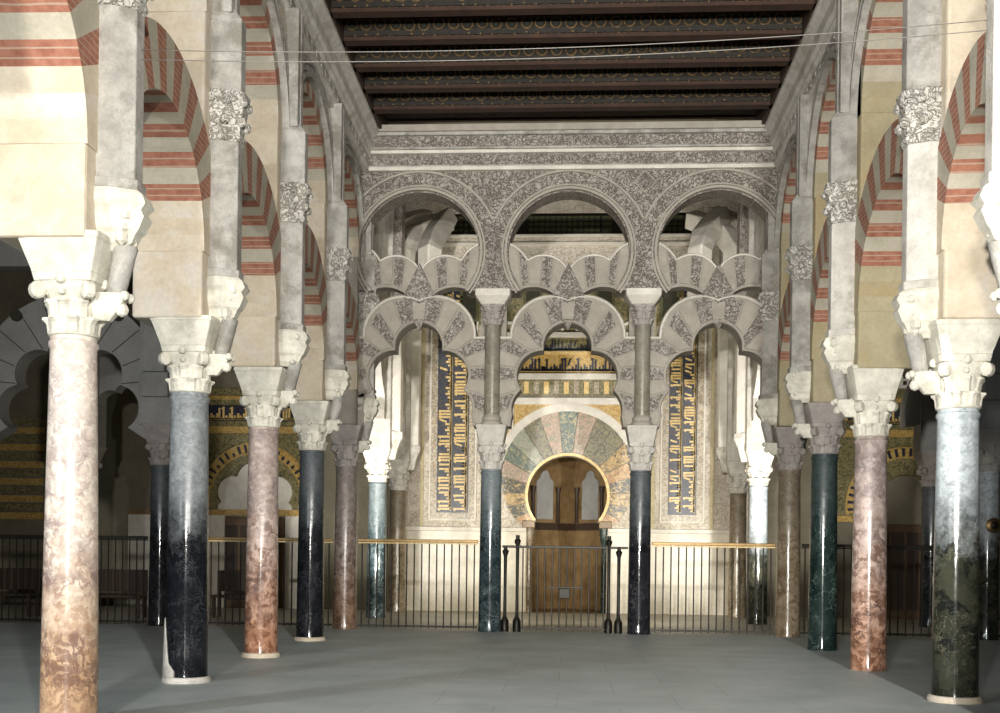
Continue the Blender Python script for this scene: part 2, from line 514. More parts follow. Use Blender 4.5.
def link(name, me, mat, parent=None, smooth=False, bevel=0.0, loc=None):
    o = bpy.data.objects.new(name, me)
    COL.objects.link(o)
    if not me.materials:
        me.materials.append(None)
    o.material_slots[0].link = 'OBJECT'
    o.material_slots[0].material = mat
    if smooth and not me.get('sm'):
        me.polygons.foreach_set('use_smooth', [True] * len(me.polygons))
        me.set_sharp_from_angle(angle=R(38))
        me['sm'] = 1
    if bevel:
        b = o.modifiers.new('bevel', 'BEVEL')
        b.width = bevel
        b.segments = 2
        b.limit_method = 'ANGLE'
        b.angle_limit = R(35)
    if parent:
        o.parent = parent
    if loc is not None:
        o.location = loc
    return o


def thing(name, label, cat, loc=(0, 0, 0), group=None, rz=0):
    o = bpy.data.objects.new(name, None)
    o.empty_display_size = 0.2
    COL.objects.link(o)
    o.location = loc
    o.rotation_euler = (0, 0, rz)
    o['label'] = label
    o['category'] = cat
    if group:
        o['group'] = group
    return o


def tag(o, label, cat, group=None):
    o['label'] = label
    o['category'] = cat
    if group:
        o['group'] = group
    return o


def struct(o, label=None):
    o['kind'] = 'structure'
    if label:
        o['label'] = label
    return o


def arc(cx, cz, r, a0, a1, n=24):
    return [(cx + r * math.cos(R(a0 + (a1 - a0) * i / n)), cz + r * math.sin(R(a0 + (a1 - a0) * i / n))) for i in range(n + 1)]


# ------------------------------------------------------------------ the shell
struct(MB().box(-17, 14, -8, 20.42, -0.2, 0).build('floor', M['floor']))
fl2 = m_stone('pale_bay_floor', (0.42, 0.40, 0.35), (0.56, 0.54, 0.48), 1.5, 0.05, 0.45)
struct(MB().box(-17, 14, 20.42, 28.0, -0.2, 0.0).build('floor_bay', fl2), 'pale marble floor beyond the railing')
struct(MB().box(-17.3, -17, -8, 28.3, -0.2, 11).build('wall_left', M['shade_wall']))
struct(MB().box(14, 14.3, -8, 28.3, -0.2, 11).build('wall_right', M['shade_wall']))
struct(MB().box(3.95, 4.5, -8, 7.7, 0, 9).build('wall_near', M['shade_wall']))  # unseen wall, placed to keep the floods off the right aisle
struct(MB().box(-17, -4.0, -2, 28, 9.15, 9.4).build('ceiling_left', M['ceilboard']))
struct(MB().box(4.0, 14, -2, 28, 9.15, 9.4).build('ceiling_right', M['ceilboard']))

# nave ceiling: boards and beams
struct(MB().box(-4.3, 4.3, -2, 20.6, 9.42, 9.6).build('ceiling', M['ceilboard']))
ys = 1115 * 7.7
for i, py in enumerate([107, 86, 64, 37, 8, -25, -65, -112, -170, -240]):
    Yb = 1115 * 7.70 / (560 - py)
    w = 0.16
    t = thing('ceiling_beam', ('red-brown painted timber beam across the dark ceiling, %s from the far wall' % ['nearest', 'second', 'third', 'fourth', 'fifth', 'sixth', 'seventh', 'eighth', 'ninth', 'tenth'][i]), 'beam', (0, Yb, 9.0), 'painted beams of the nave ceiling')
    MB().box(-3.75, 3.75, 0, w + 0.02, 0.0, 0.05).build('beam_soffit', M['redwood'], t)
    MB().box(-3.75, 3.75, 0.01, w, 0.05, 0.42).build('beam_body', M['paint1'], t)
    mb = MB()
    for k in range(44):
        x = -3.7 + k * 7.4 / 43.5
        mb.prism(arc(x + 0.085, 0.055, 0.08, 180, 360, 6)[::-1] if False else arc(x + 0.085, 0.06, 0.075, 0, 180, 6), -0.018, 0.01)
    mb.build('scalloped_fringe', M['paint2'], t)
    MB().box(-3.75, 3.75, -0.03, 0.01, 0.30, 0.34).build('beam_moulding', M['redwood'], t)
for i, py in enumerate([118, 96, 75, 50, 22, -8, -45, -88]):
    Yb = 1115 * 8.0 / (560 - py)
    t = thing('ceiling_panel', 'painted coffer strip between ceiling beams, %s from the far wall' % ['nearest', 'second', 'third', 'fourth', 'fifth', 'sixth', 'seventh', 'eighth'][i], 'ceiling panel', (0, Yb, 9.38), 'coffer strips of the nave ceiling')
    MB().box(-3.6, 3.6, -0.22, 0.22, 0.0, 0.04).build('panel_board', M['paint2'], t)
    for yy in (-0.2, 0.2):
        MB().box(-3.6, 3.6, yy - 0.02, yy + 0.02, -0.03, 0.0).build('panel_strip', M['redwood'], t)
for s, nm in ((-1, 'left'), (1, 'right')):
    struct(MB().box(*(sorted((s * 3.36, s * 4.25))), -2, 20.6, 9.0, 9.42).build('trim_ceiling_unlit_%s' % nm, M['darkwood']), 'dark strip for the unlit edge of the ceiling, %s side' % nm)  # dark strip stands in for the unlit sides of the ceiling

# ------------------------------------------------------------------ capital and column
CACHE = {}


def sq_ring(hw, z, n=32, p=2.0):
    """superellipse ring: p=2 round, large p square"""
    out = []
    for k in range(n):
        a = 2 * PI * k / n
        c, s = math.cos(a), math.sin(a)
        r = hw / ((abs(c) ** p + abs(s) ** p) ** (1 / p))
        out.append((r * c, r * s, z))
    return out


def capital_mesh(rb=0.19, rt=0.27, h=0.45):
    key = ('cap', rb, rt, h)
    if key in CACHE:
        return CACHE[key]
    m = MB()
    m.loft([sq_ring(rb * 1.0, 0), sq_ring(rb * 1.10, 0.02 * h), sq_ring(rb * 1.06, 0.07 * h), sq_ring(rb * 1.05, 0.10 * h), sq_ring(rb * 1.13, 0.28 * h),
            sq_ring(rb * 1.0, 0.31 * h), sq_ring(rb * 1.10, 0.55 * h, 32, 2.2), sq_ring(rb * 1.05, 0.60 * h, 32, 2.4), sq_ring(rt * 0.86, 0.74 * h, 32, 3), sq_ring(rt * 0.92, 0.86 * h, 32, 4),
            sq_ring(rt * 0.96, 0.87 * h, 32, 7), sq_ring(rt, h, 32, 9)])

    def leaf(a, r0, z0, hh, w, out):
        # a rough-hewn uncut leaf: upright slab with a curled lip
        c, s = math.cos(a), math.sin(a)
        prof = [(r0 - 0.03, z0), (r0 + 0.012, z0), (r0 + 0.022, z0 + hh * 0.6), (r0 + out * 0.75, z0 + hh * 0.78), (r0 + out, z0 + hh * 0.84), (r0 + out * 0.95, z0 + hh), (r0 - 0.03, z0 + hh)]
        rings = []
        for t, ww in ((-1, 0.75), (-0.5, 1.0), (0.5, 1.0), (1, 0.75)):
            off = t * w
            k = 1 if abs(t) < 1 else 0.45
            ring = []
            for (r, z) in prof:
                rr = (r0 - 0.03) + (r - r0 + 0.03) * k
                ring.append((rr * c - off * s, rr * s + off * c, z))
            rings.append(ring)
        m.loft(rings)
    for k in range(8):
        leaf(2 * PI * k / 8 + PI / 8, rb * 1.03, 0.04 * h, 0.27 * h, rb * 0.30, 0.055)
        leaf(2 * PI * k / 8, rb * 1.02, 0.30 * h, 0.29 * h, rb * 0.30, 0.05)
    for k in range(4):
        a = PI / 4 + k * PI / 2
        c, s = math.cos(a), math.sin(a)
        leaf(a, rb * 1.02, 0.52 * h, 0.2 * h, 0.035, rt * 1.15 - rb * 1.02)
        b = k * PI / 2
        c, s = math.cos(b), math.sin(b)
        m.ball((rt * 0.95 * c, rt * 0.95 * s, 0.90 * h), 0.045, 8)
        m.ball((rt * 0.86 * c, rt * 0.86 * s, 0.70 * h), 0.032, 8)
    CACHE[key] = m.mesh('capital')
    return CACHE[key]


def volute_mesh():
    if 'vol' not in CACHE:
        m = MB()
        rings = []
        for t_, k in ((-0.05, 0.75), (-0.035, 1.0), (0.035, 1.0), (0.05, 0.75)):
            rings.append([(0.068 * k * math.cos(q), t_, 0.075 * k * math.sin(q)) for q in [2 * PI * j / 12 for j in range(12)]])
        m.loft(rings)
        CACHE['vol'] = m.mesh('volute')
    return CACHE['vol']


def add_volutes(cap, rt, h, mat):
    for k in range(4):
        a = PI / 4 + k * PI / 2
        o = link('volute', volute_mesh(), mat, cap, False, 0.006, (rt * 1.12 * math.cos(a), rt * 1.12 * math.sin(a), 0.72 * h))
        o.rotation_euler = (0, 0, a)
        q = min(1.0, rt / 0.25) * 0.9
        o.scale = (q, q, q)


def shaft_mesh(h, rb, rt):
    key = ('sh', round(h, 2), rb, rt)
    if key not in CACHE:
        pr = [(rb * 1.02, 0), (rb * 1.02, 0.05), (rb, 0.07)]
        for i in range(1, 13):
            t = i / 12
            pr.append((rb + (rt - rb) * t ** 1.3, 0.07 + (h - 0.16) * t))
        pr += [(rt * 1.07, h - 0.07), (rt * 1.07, h - 0.04), (rt * 1.0, h - 0.03), (rt * 1.0, h)]
        CACHE[key] = MB().lathe(pr, 40).mesh('shaft')
    return CACHE[key]


def impost_mesh(hb, ht, h, lip=0.045):
    key = ('imp', hb, ht, h)
    if key not in CACHE:
        CACHE[key] = MB().loft([sq_ring(hb, 0, 32, 14), sq_ring(hb * 1.01, 0.02, 32, 14), sq_ring(ht * 0.97, h - lip - 0.01, 32, 14), sq_ring(ht, h - lip, 32, 14), sq_ring(ht, h, 32, 14)]).mesh('impost')
    return CACHE[key]


def column(x, y, mat, capmat, label, group=None, sh=2.97, rb=0.215, rt=0.188, caph=0.46, imph=0.29, rtop=0.25, itop=0.33, base=None, impmat=None, rz=0.0):
    t = thing('column', label, 'column', (x, y, 0), group, rz)
    z0 = 0
    if base:
        MB().lathe([(rb * 1.16, 0), (rb * 1.18, 0.02), (rb * 1.10, 0.055), (rb * 1.05, 0.06)], 32).build('base', base, t, True)
    link('shaft', shaft_mesh(sh, rb, rt), mat, t, True)
    cp = link('capital', capital_mesh(round(rt, 3), rtop, caph), capmat, t, False, 0.006, (0, 0, sh))
    add_volutes(cp, rtop, caph, capmat)
    link('impost', impost_mesh(rtop * 0.98, itop, imph), impmat or capmat, t, False, 0.008, (0, 0, sh + caph))
    return t


# ------------------------------------------------------------------ side arcades
PH = 0.35          # half pier along the row
PX = 0.36          # half pier across
Z_IMP = 3.72
Z_SPR = 4.40
Z_CAPLO, Z_CAPHI = 5.62, 6.12
Z_TOP = 8.38


def oct_half(w, p, s, y0=0.0, x0=0.0):
    """section of an engaged half-octagonal pilaster: protrudes p to side s"""
    return [(x0 - s * 0.06, -w), (x0 + s * p * 0.35, -w), (x0 + s * p, -w * 0.48), (x0 + s * p, w * 0.48), (x0 + s * p * 0.35, w), (x0 - s * 0.06, w)]


def loft_sec(m, secs):
    m.loft([[(p[0], p[1], z) for p in sec] for sec, z in secs])


def pier(x, y, s, plas, label, group, stone='grey', dz=0.0):
    Z_SPR, Z_CAPLO, Z_CAPHI = 4.40 + dz, 5.62 + dz, 6.12 + dz
    """pier above a column; s = direction of the nave (+1 for the left row)"""
    t = thing('pier', label, 'pier', (x, y, Z_IMP), group)
    b = -Z_IMP
    m = MB()
    m.box(-PX, PX, -PH, PH, min(0, dz * 0.4), Z_TOP - Z_IMP)
    m.build('pier_masonry', plas, t, False, 0.03)
    # cream quoin strip facing the nave
    x0 = s * PX
    g = M[stone]
    m = MB()
    loft_sec(m, [(oct_half(0.165, 0.27, s, 0, x0), Z_SPR - 0.12 + b), (oct_half(0.165, 0.27, s, 0, x0), Z_CAPLO + b)])
    m.build('pilaster_shaft', g, t, False, 0.01)
    m = MB()
    loft_sec(m, [(oct_half(0.185, 0.295, s, 0, x0), Z_SPR - 0.17 + b), (oct_half(0.185, 0.295, s, 0, x0), Z_SPR - 0.09 + b)])
    m.build('pilaster_ring', g, t, False, 0.01)
    m = MB()
    loft_sec(m, [(oct_half(0.165, 0.27, s, 0, x0), Z_CAPLO + b), (oct_half(0.19, 0.30, s, 0, x0), Z_CAPLO + 0.06 + b), (oct_half(0.175, 0.28, s, 0, x0), Z_CAPLO + 0.10 + b),
                 (oct_half(0.20, 0.32, s, 0, x0), Z_CAPLO + 0.38 + b), (oct_half(0.215, 0.34, s, 0, x0), Z_CAPHI + b)])
    for k, (px_, py_) in enumerate([(0.30, -0.09), (0.30, 0.09), (0.16, -0.19), (0.16, 0.19)]):
        m.ball((x0 + s * px_, py_, Z_CAPLO + 0.20 + b), 0.055, 8)
        m.ball((x0 + s * (px_ + 0.02), py_, Z_CAPLO + 0.40 + b), 0.05, 8)
    m.build('pilaster_capital', M['carved_cap'], t, False, 0.008)
    m = MB()
    loft_sec(m, [(oct_half(0.17, 0.29, s, 0, x0), Z_CAPHI + b), (oct_half(0.17, 0.29, s, 0, x0), 6.80 + b), (oct_half(0.10, 0.18, s, 0, x0), 6.95 + b)])
    m.build('upper_pilaster', M['grey'], t, False, 0.01)
    m = MB()
    for dy in (-0.085, 0.085):
        m.box(*sorted((x0 - s * 0.05, x0 + s * 0.20)), dy - 0.06, dy + 0.06, 6.85 + b, Z_TOP + b)
    m.build('twin_strips', M['grey'], t, False, 0.012)
    # lower corbel: weathered carved capital, a short colonnette stub under it and a curled foot
    m = MB()
    zt = Z_SPR - 0.17 + b
    rnd = random.Random(int(abs(x * 100) + y * 10))
    secs = []
    for zz, pw, pp in ((-0.46, 0.075, 0.14), (-0.40, 0.12, 0.24), (-0.33, 0.13, 0.27), (-0.30, 0.155, 0.30), (-0.20, 0.18, 0.345), (-0.15, 0.17, 0.32), (-0.10, 0.20, 0.36), (-0.03, 0.19, 0.33), (0.0, 0.18, 0.29)):
        secs.append((oct_half(pw, pp, s, 0, x0), zt + zz))
    loft_sec(m, secs)
    for q in range(26):
        zz = rnd.uniform(-0.42, -0.04)
        k_ = 1 - abs(zz) * 0.9
        yy = rnd.uniform(-0.17, 0.17) * k_
        m.ball((x0 + s * (0.30 * k_ + 0.02 - abs(yy) * 0.45), yy, zt + zz), rnd.uniform(0.03, 0.055), 6, rnd.uniform(0.8, 1.5))
    m.build('corbel_capital', M['capital'], t, False, 0.006)
    m = MB()
    rings = []
    for zz, xx, rr in ((-0.80, 0.10, 0.072), (-0.74, 0.105, 0.078), (-0.50, 0.155, 0.09), (-0.42, 0.17, 0.095)):
        rings.append([(x0 + s * xx + rr * math.cos(2 * PI * q / 12), rr * math.sin(2 * PI * q / 12), zt + zz) for q in range(12)])
    m.loft(rings)
    m.build('corbel_stub', M['grey'], t, True)
    m = MB()
    loft_sec(m, [(oct_half(0.05, 0.06, s, 0, x0), zt - 0.99), (oct_half(0.075, 0.10, s, 0, x0), zt - 0.94), (oct_half(0.09, 0.16, s, 0, x0), zt - 0.86), (oct_half(0.10, 0.20, s, 0, x0), zt - 0.78)])
    m.ball((x0 + s * 0.15, 0, zt - 0.90), 0.055, 8)
    m.ball((x0 + s * 0.19, 0.05, zt - 0.80), 0.04, 8)
    m.ball((x0 + s * 0.19, -0.05, zt - 0.80), 0.04, 8)
    m.build('corbel_foot', M['capital'], t, False, 0.006)
    return t


def striped_arch(name, xa, ya, xb, yb, s, label, group, rin, rout, zs, hx, cream, nv, plas, plastered=0, moulded=False, squash=1.0):
    """round arch of alternating red and cream wedges between two piers"""
    cx, cy = (xa + xb) / 2, (ya + yb) / 2
    half = abs(yb - ya) / 2
    t = thing(name, label, 'arch', (cx, cy, zs), group, -math.atan2(xb - xa, yb - ya))
    lim = half - 0.03
    for k in range(nv):
        a0, a1 = 180.0 * k / nv, 180.0 * (k + 1) / nv
        n = 4
        inn, outp = [], []
        for i in range(n + 1):
            a = R(a0 + (a1 - a0) * i / n)
            c, sn = math.cos(a), math.sin(a)
            ro = rout
            if abs(c) > 1e-6:
                ro = min(rout, lim / abs(c))
            inn.append((rin * c, rin * sn * squash))
            outp.append((ro * c, ro * sn * squash))
        red = (k % 2 == 1)
        if min(k, nv - 1 - k) < plastered:
            red = False
        m = MB().prism(inn + outp[::-1], -hx, hx, 'yz')
        m.build('voussoir', M['brick'] if red else (plas if min(k, nv - 1 - k) < plastered else cream), t, False, 0.0)
    return t


def archivolt(t, s, r0, r1, lim, hx, squash=1.0, mat='grey'):
    for (ra, rb_, pr) in ((r0, r0 + (r1 - r0) * 0.30, 0.09), (r0 + (r1 - r0) * 0.36, r1 - 0.05, 0.05), (r1 - 0.05, r1, 0.08)):
        pts_i = arc(0, 0, ra, 0, 180, 28)
        pts_o = arc(0, 0, rb_, 0, 180, 28)
        cl = lambda p: (max(-lim, min(lim, p[0])), p[1] * squash)
        x0, x1 = sorted((s * (hx - 0.05), s * (hx + pr)))
        MB().prism([cl(p) for p in pts_i] + [cl(p) for p in pts_o[::-1]], x0, x1, 'yz').build('archivolt_moulding', M[mat], t)


LX = [-3.70, -3.76, -3.84, -3.90, -3.96, -4.02]
LY = [5.3, 8.42, 11.3, 14.3, 17.3, 20.3]
RX = [3.86, 3.80, 3.80, 3.80, 3.94, 4.0]
RY = [5.1, 8.40, 10.95, 14.05, 17.2, 20.2]
PXL = [x - 0.13 for x in LX]      # piers sit a little outward of the shafts
PXR = [x + 0.10 for x in RX]
PXR[1] = 3.76
DZL = [0, -0.14, -0.08, 0, 0, 0]
DZR = [0, -0.14, -0.30, -0.12, -0.03, 0]
Lcol = [('pinkcream', 'cream marble column in the left row, behind the nearest one'), ('pinkcream', 'thick cream and rose veined column, nearest at the left'), ('black', 'left row column with shiny black lower shaft and a chipped pale foot'),
        ('pink', 'mottled pink and rust marble column between the two black ones of the left row'), ('black_d', 'slim deep black column with one pale crack, left row'),
        ('brownpink', 'brownish pink column where the left row meets the far arcade')]
Rcol = [('pinkbrown', ''), ('pinkbrown', 'rose marble column just outside the right edge, nearest of the right row'), ('blue', 'nearest right column, pale blue above and glossy black below'),
        ('pinkbrown', 'rose and brown mottled column, second of the right row'), ('green', 'dark green column with white veins in the right row'), ('brown', 'brown column where the right row meets the far arcade')]
for i in range(6):
    if i == 0:
        continue
    kw = dict(base=M['pale'] if i in (2,) else (M['plaster'] if i in (3, 4) else None))
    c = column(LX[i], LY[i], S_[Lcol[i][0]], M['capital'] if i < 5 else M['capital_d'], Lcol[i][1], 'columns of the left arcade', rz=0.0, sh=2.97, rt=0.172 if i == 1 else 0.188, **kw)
    if i == 2:   # the broken, patched foot
        mf = MB()
        rings = []
        tops = [0.10, 0.42, 0.66, 0.60, 0.55, 0.40, 0.20, 0.17, 0.12]
        for q in range(9):
            a_ = R(168 + 11 * q)
            rings.append([(r_ * math.cos(a_), r_ * math.sin(a_), z_) for r_, z_ in ((0.19, 0.0), (0.240, 0.0), (0.238, min(0.16, tops[q])), (0.224, tops[q]), (0.19, tops[q]))])
        mf.loft(rings)
        mf.build('patched_foot', M['pale'], c, False, 0.004)
for i in range(1, 6):
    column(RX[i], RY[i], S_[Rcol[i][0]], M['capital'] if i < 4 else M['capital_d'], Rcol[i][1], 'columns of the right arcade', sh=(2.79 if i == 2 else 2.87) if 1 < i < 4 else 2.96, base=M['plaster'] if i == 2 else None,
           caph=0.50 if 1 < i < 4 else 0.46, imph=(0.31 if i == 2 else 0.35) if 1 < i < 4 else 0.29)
ordn = ['', 'nearest', 'second', 'third', 'fourth', 'last']
for i in range(1, 6):
    pier(PXL[i], LY[i], 1, M['plaster'] if i < 4 else (M['plaster'] if i == 4 else M['taupe']), '%s pier of the left arcade, cream plaster with a grey pilaster toward the nave' % ordn[i] if i < 5 else 'taupe end pier of the left arcade against the far wall', 'piers of the left arcade', dz=DZL[i])
rord = ['', 'half-seen nearest pier at the right edge, pilaster corbel showing', 'pier over the blue and black column, brightly lit pilaster', 'pier over the rose and brown column of the right row', 'pier over the dark green column', 'brown shaded end pier of the right arcade against the far wall']
for i in range(1, 6):
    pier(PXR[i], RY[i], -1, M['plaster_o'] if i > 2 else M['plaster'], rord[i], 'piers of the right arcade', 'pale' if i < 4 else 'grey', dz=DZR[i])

for side, XS, YS, s, cr in (('left', PXL, LY, 1, M['vcream']), ('right', PXR, RY, -1, M['vcream'])):
    for i in range(0 if s > 0 else 1, 5):
        half = (YS[i + 1] - YS[i]) / 2
        rin = half - PH - 0.01
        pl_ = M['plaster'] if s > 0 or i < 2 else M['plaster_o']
        where = ['nearest', 'second', 'third', 'fourth', 'farthest'][i]
        tl = striped_arch('horseshoe_arch', XS[i], YS[i], XS[i + 1], YS[i + 1], s, 'lower red and cream striped arch of the %s arcade, %s bay' % (side, where), 'lower striped arches', rin, rin + 0.56, Z_SPR - (0.16 if s < 0 and i == 1 else 0.05), PX + 0.008, cr, 21, pl_, 3)
        tu = striped_arch('upper_arch', XS[i], YS[i], XS[i + 1], YS[i + 1], s, 'upper striped arch of the %s arcade under the cornice, %s bay' % (side, where), 'upper striped arches', rin, rin + 0.24, 6.75, PX + 0.0, cr, 21, pl_, 2, squash=1.0)
        archivolt(tu, s, rin + 0.20, rin + 0.42, half - 0.02, PX)
        # spandrel wall over the upper arch
        rr = rin + 0.2
        poly = [(-half, 6.75)] + [(-rr, 6.75)] + [(-p[0], p[1]) for p in arc(0, 6.75, rr, 0, 180, 24)][1:-1] + [(rr, 6.75), (half, 6.75), (half, Z_TOP), (-half, Z_TOP)]
        o = MB().prism(poly, -PX + 0.06, PX - 0.02, 'yz').build('spandrel_wall', M['grey'])
        o.parent = tu
        o.location = (0, 0, -6.75)

# side cornices: stepped profile run along the nave


def cornice_profile():
    return [(0.0, 8.30), (0.10, 8.30), (0.10, 8.36), (0.15, 8.40), (0.15, 8.56), (0.20, 8.60), (0.20, 8.64), (0.25, 8.68), (0.25, 8.84), (0.32, 8.92), (0.36, 8.94), (0.36, 9.06), (0.0, 9.06)]


for side, XS, YS, s in (('left', PXL, LY, 1), ('right', PXR, RY, -1)):
    xa = XS[0] + s * (PX - 0.04)
    xb = XS[5] + s * (PX - 0.04)
    dx0, dx1 = (s * (-3.40 * s * s) if False else 0), 0
    front0 = -s * 3.28
    front1 = -s * 3.42
    m = MB()
    pr = cornice_profile()
    r0 = [(front0 - s * (0.36 - p) if p > 0 else front0 - s * 0.75, -2.0, z) for p, z in pr]
    r1 = [(front1 - s * (0.36 - p) if p > 0 else front1 - s * 0.75, 20.35, z) for p, z in pr]
    m.loft([r0, r1])
    o = struct(m.build('trim_cornice_%s' % side, M['pale'] if s > 0 else M['pale'], None, False, 0.006), 'grey carved stone cornice along the %s arcade' % side)
    m = MB()
    for k in range(0, 70):
        yy = 20.0 - k * 0.3
        f = front1 + (front0 - front1) * (20.35 - yy) / 22.35
        m.box(*sorted((f - s * 0.24, f - s * 0.195)), yy - 0.11, yy + 0.11, 8.43, 8.54)
    o2 = m.build('carved_frieze', M['carved_cap'], o, False, 0.01)

# ------------------------------------------------------------------ far arcade (the screen of interlaced arches)
YF = 20.3
ZP = lambda y: 7.849 - (y - 197) / 55.4      # level of a traced height on the screen
BW = 2.675 / 2                               # half bay
BX = [-2.69, 0.01, 2.69]
COLX = [-1.34, 1.355]
# wall above the upper arches
zc = ZP(252)
ra = 1.115
top = 8.36


def horseshoe_pts(cx, r, zc_, zbot, n=40):
    a = math.degrees(math.asin(max(-1, (zbot - zc_) / r)))
    return arc(cx, zc_, r, a, 180 - a, n)   # from right foot over the top to the left foot


zb = ZP(291)
poly = [(-4.15, top), (-4.15, zb)]
for cx in BX:
    pts = horseshoe_pts(cx, ra, zc, zb)[::-1]
    poly += pts
poly += [(4.15, zb), (4.15, top)]
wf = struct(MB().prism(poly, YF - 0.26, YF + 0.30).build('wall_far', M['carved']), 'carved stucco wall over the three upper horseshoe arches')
for k, cx in enumerate(BX):
    nm = ['left', 'middle', 'right'][k]
    t = thing('arch_moulding', 'raised moulded rings around the %s upper horseshoe arch of the far wall' % nm, 'arch', (cx, YF - 0.26, zc), 'upper horseshoe arches of the far wall')
    a = math.degrees(math.asin((zb - zc) / ra))

    def ring(rr, wd, pr, a0, nmm, mat):
        i = arc(0, 0, rr, a0, 180 - a0, 48)
        o_ = arc(0, 0, rr + wd, a0, 180 - a0, 48)
        MB().prism(i + o_[::-1], -pr, 0.02).build(nmm, M[mat], t)
    ring(ra - 0.005, 0.045, 0.05, a, 'inner_bead', 'taupe_p')
    ring(ra + 0.06, 0.03, 0.03, a, 'inner_fillet', 'taupe_p')
    a_out = math.degrees(math.acos(1.335 / 1.455))
    ring(1.42, 0.04, 0.04, a_out, 'outer_fillet', 'taupe_p')
    # soffit carved band (inside of the arch)
    i = arc(0, 0, ra - 0.03, a, 180 - a, 40)
    o_ = arc(0, 0, ra - 0.0, a, 180 - a, 40)
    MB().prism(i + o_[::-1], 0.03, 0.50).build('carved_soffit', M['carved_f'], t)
# lozenge and relief scrolls in the spandrels
for (x, lab) in ((-1.34, 'left'), (1.355, 'right')):
    if lab == 'right':
        t = thing('lozenge_relief', 'small raised lozenge carved between the middle and right upper arches', 'relief', (x, YF - 0.27, ZP(184)))
        for rr, w, nm2 in ((0.21, 0.03, 'lozenge_frame'), (0.10, 0.10, 'lozenge_boss')):
            o_ = [(rr, 0), (0, rr), (-rr, 0), (0, -rr)]
            ii = [((rr - w) * p[0] / rr, (rr - w) * p[1] / rr) for p in o_]
            if w < rr:
                MB().prism(o_, -0.03, 0.0, 'xz', [ii]).build(nm2, M['taupe_p'], t)
            else:
                MB().prism(o_, -0.025, 0.0).build(nm2, M['carved_f'], t)


def scroll_relief(x, z, w, h, seed):
    """vine scrolls as real raised stems"""
    rnd = random.Random(seed)
    m = MB()
    return m


# frieze and cornice of the far wall
cor = thing('cornice', 'pale carved cornice bands across the top of the far wall', 'cornice', (0, YF - 0.26, 8.3))
for (z0, z1, pr, mat, nm2) in ((0.0, 0.07, 0.10, 'bandplain', 'lower_moulding'), (0.07, 0.11, 0.06, 'grey', 'fillet'), (0.11, 0.30, 0.05, 'carved_f', 'lower_carved_frieze'), (0.30, 0.36, 0.12, 'bandplain', 'middle_moulding'),
                           (0.36, 0.40, 0.16, 'grey', 'fillet'), (0.40, 0.60, 0.14, 'carved_f', 'upper_carved_frieze'), (0.60, 0.66, 0.19, 'grey', 'upper_fillet'), (0.66, 0.78, 0.23, 'taupe_p', 'top_moulding')):
    MB().box(-3.62, 3.62, -pr, 0.3, z0, z1).build(nm2, M[mat], cor, False, 0.01)

# columns, upper colonnettes
for k, x in enumerate(COLX):
    side = ['left', 'right'][k]
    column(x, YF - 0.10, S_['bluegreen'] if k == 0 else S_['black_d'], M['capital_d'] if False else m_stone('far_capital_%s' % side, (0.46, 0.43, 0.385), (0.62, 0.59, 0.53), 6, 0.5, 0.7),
           ['dark blue-green column of the far arcade, left of the gate', 'black column of the far arcade, right of the gate'][k], 'columns of the far arcade', sh=2.93, caph=0.50, imph=0.30, rtop=0.235, itop=0.285, rb=0.205, rt=0.185)
    t = thing('colonnette', 'slender upper colonnette of the far arcade standing over the %s gate column' % side, 'colonnette', (x, YF - 0.22, 3.73), 'upper colonnettes of the far arcade')
    h = ZP(326) - 3.73
    MB().lathe([(0.19, 0), (0.19, 0.05), (0.16, 0.08), (0.175, 0.13), (0.15, 0.17), (0.14, 0.18)], 24).build('base', M['taupe_p'], t, True)
    MB().lathe([(0.14, 0.18), (0.138, h)], 24).build('shaft', S_['olive'], t, True)
    link('capital', capital_mesh(0.14, 0.20, 0.36), M['capital_d'], t, False, 0.004, (0, 0, h))
    zt = zb - 3.73
    m = MB().loft([sq_ring(0.20, h + 0.36, 32, 12), sq_ring(0.31, zt - 0.13, 32, 12), sq_ring(0.325, zt - 0.11, 32, 12), sq_ring(0.325, zt + 0.005, 32, 12)])
    m.v = [(p[0], p[1] + 0.12, p[2]) for p in m.v]
    m.build('impost', M['bandplain'], t, False, 0.008)
    MB().box(x - 0.235, x + 0.235, YF + 0.02, YF + 0.28, 3.7, zb).build('wall_pier_%s' % side, M['taupe'])
    struct(bpy.data.objects['wall_pier_%s' % side], 'taupe masonry strip behind the %s colonnette' % side)

# --- lobed arches
S55 = 55.4


def ray_disc(cx, cz, r, th):
    c, s = math.cos(th), math.sin(th)
    b = cx * c + cz * s
    q = b * b - (cx * cx + cz * cz - r * r)
    if q < 0:
        return None
    e = b + math.sqrt(q)
    return e if e > 0 else None


ZC = ZP(375)


def zl(y):
    return (375 - y) / S55


def lobed_in(th):
    best = 0.25
    for (dx, y, r) in ((0, 346, 24), (-25, 375, 25), (25, 375, 25), (-30, 408, 25), (30, 408, 25), (-30, 424, 26), (30, 424, 26)):
        e = ray_disc(dx / S55, zl(y), r / S55, th)
        if e:
            best = max(best, e)
    return best


def lobed_out(th):
    best = 0.5
    for (dx, y, r) in ((-17, 335, 41), (17, 335, 41)):
        e = ray_disc(dx / S55, zl(y), r / S55, th)
        if e:
            best = max(best, e)
    c, s = math.cos(th), math.sin(th)
    zlim = zl(336)
    if abs(c) > 1e-6:
        e = (BW - 0.0) / abs(c)
        if e * s <= zlim:
            best = max(best, e)
        elif s > 0:
            e2 = zlim / s
            if abs(e2 * c) <= BW:
                best = max(best, e2)
    return best


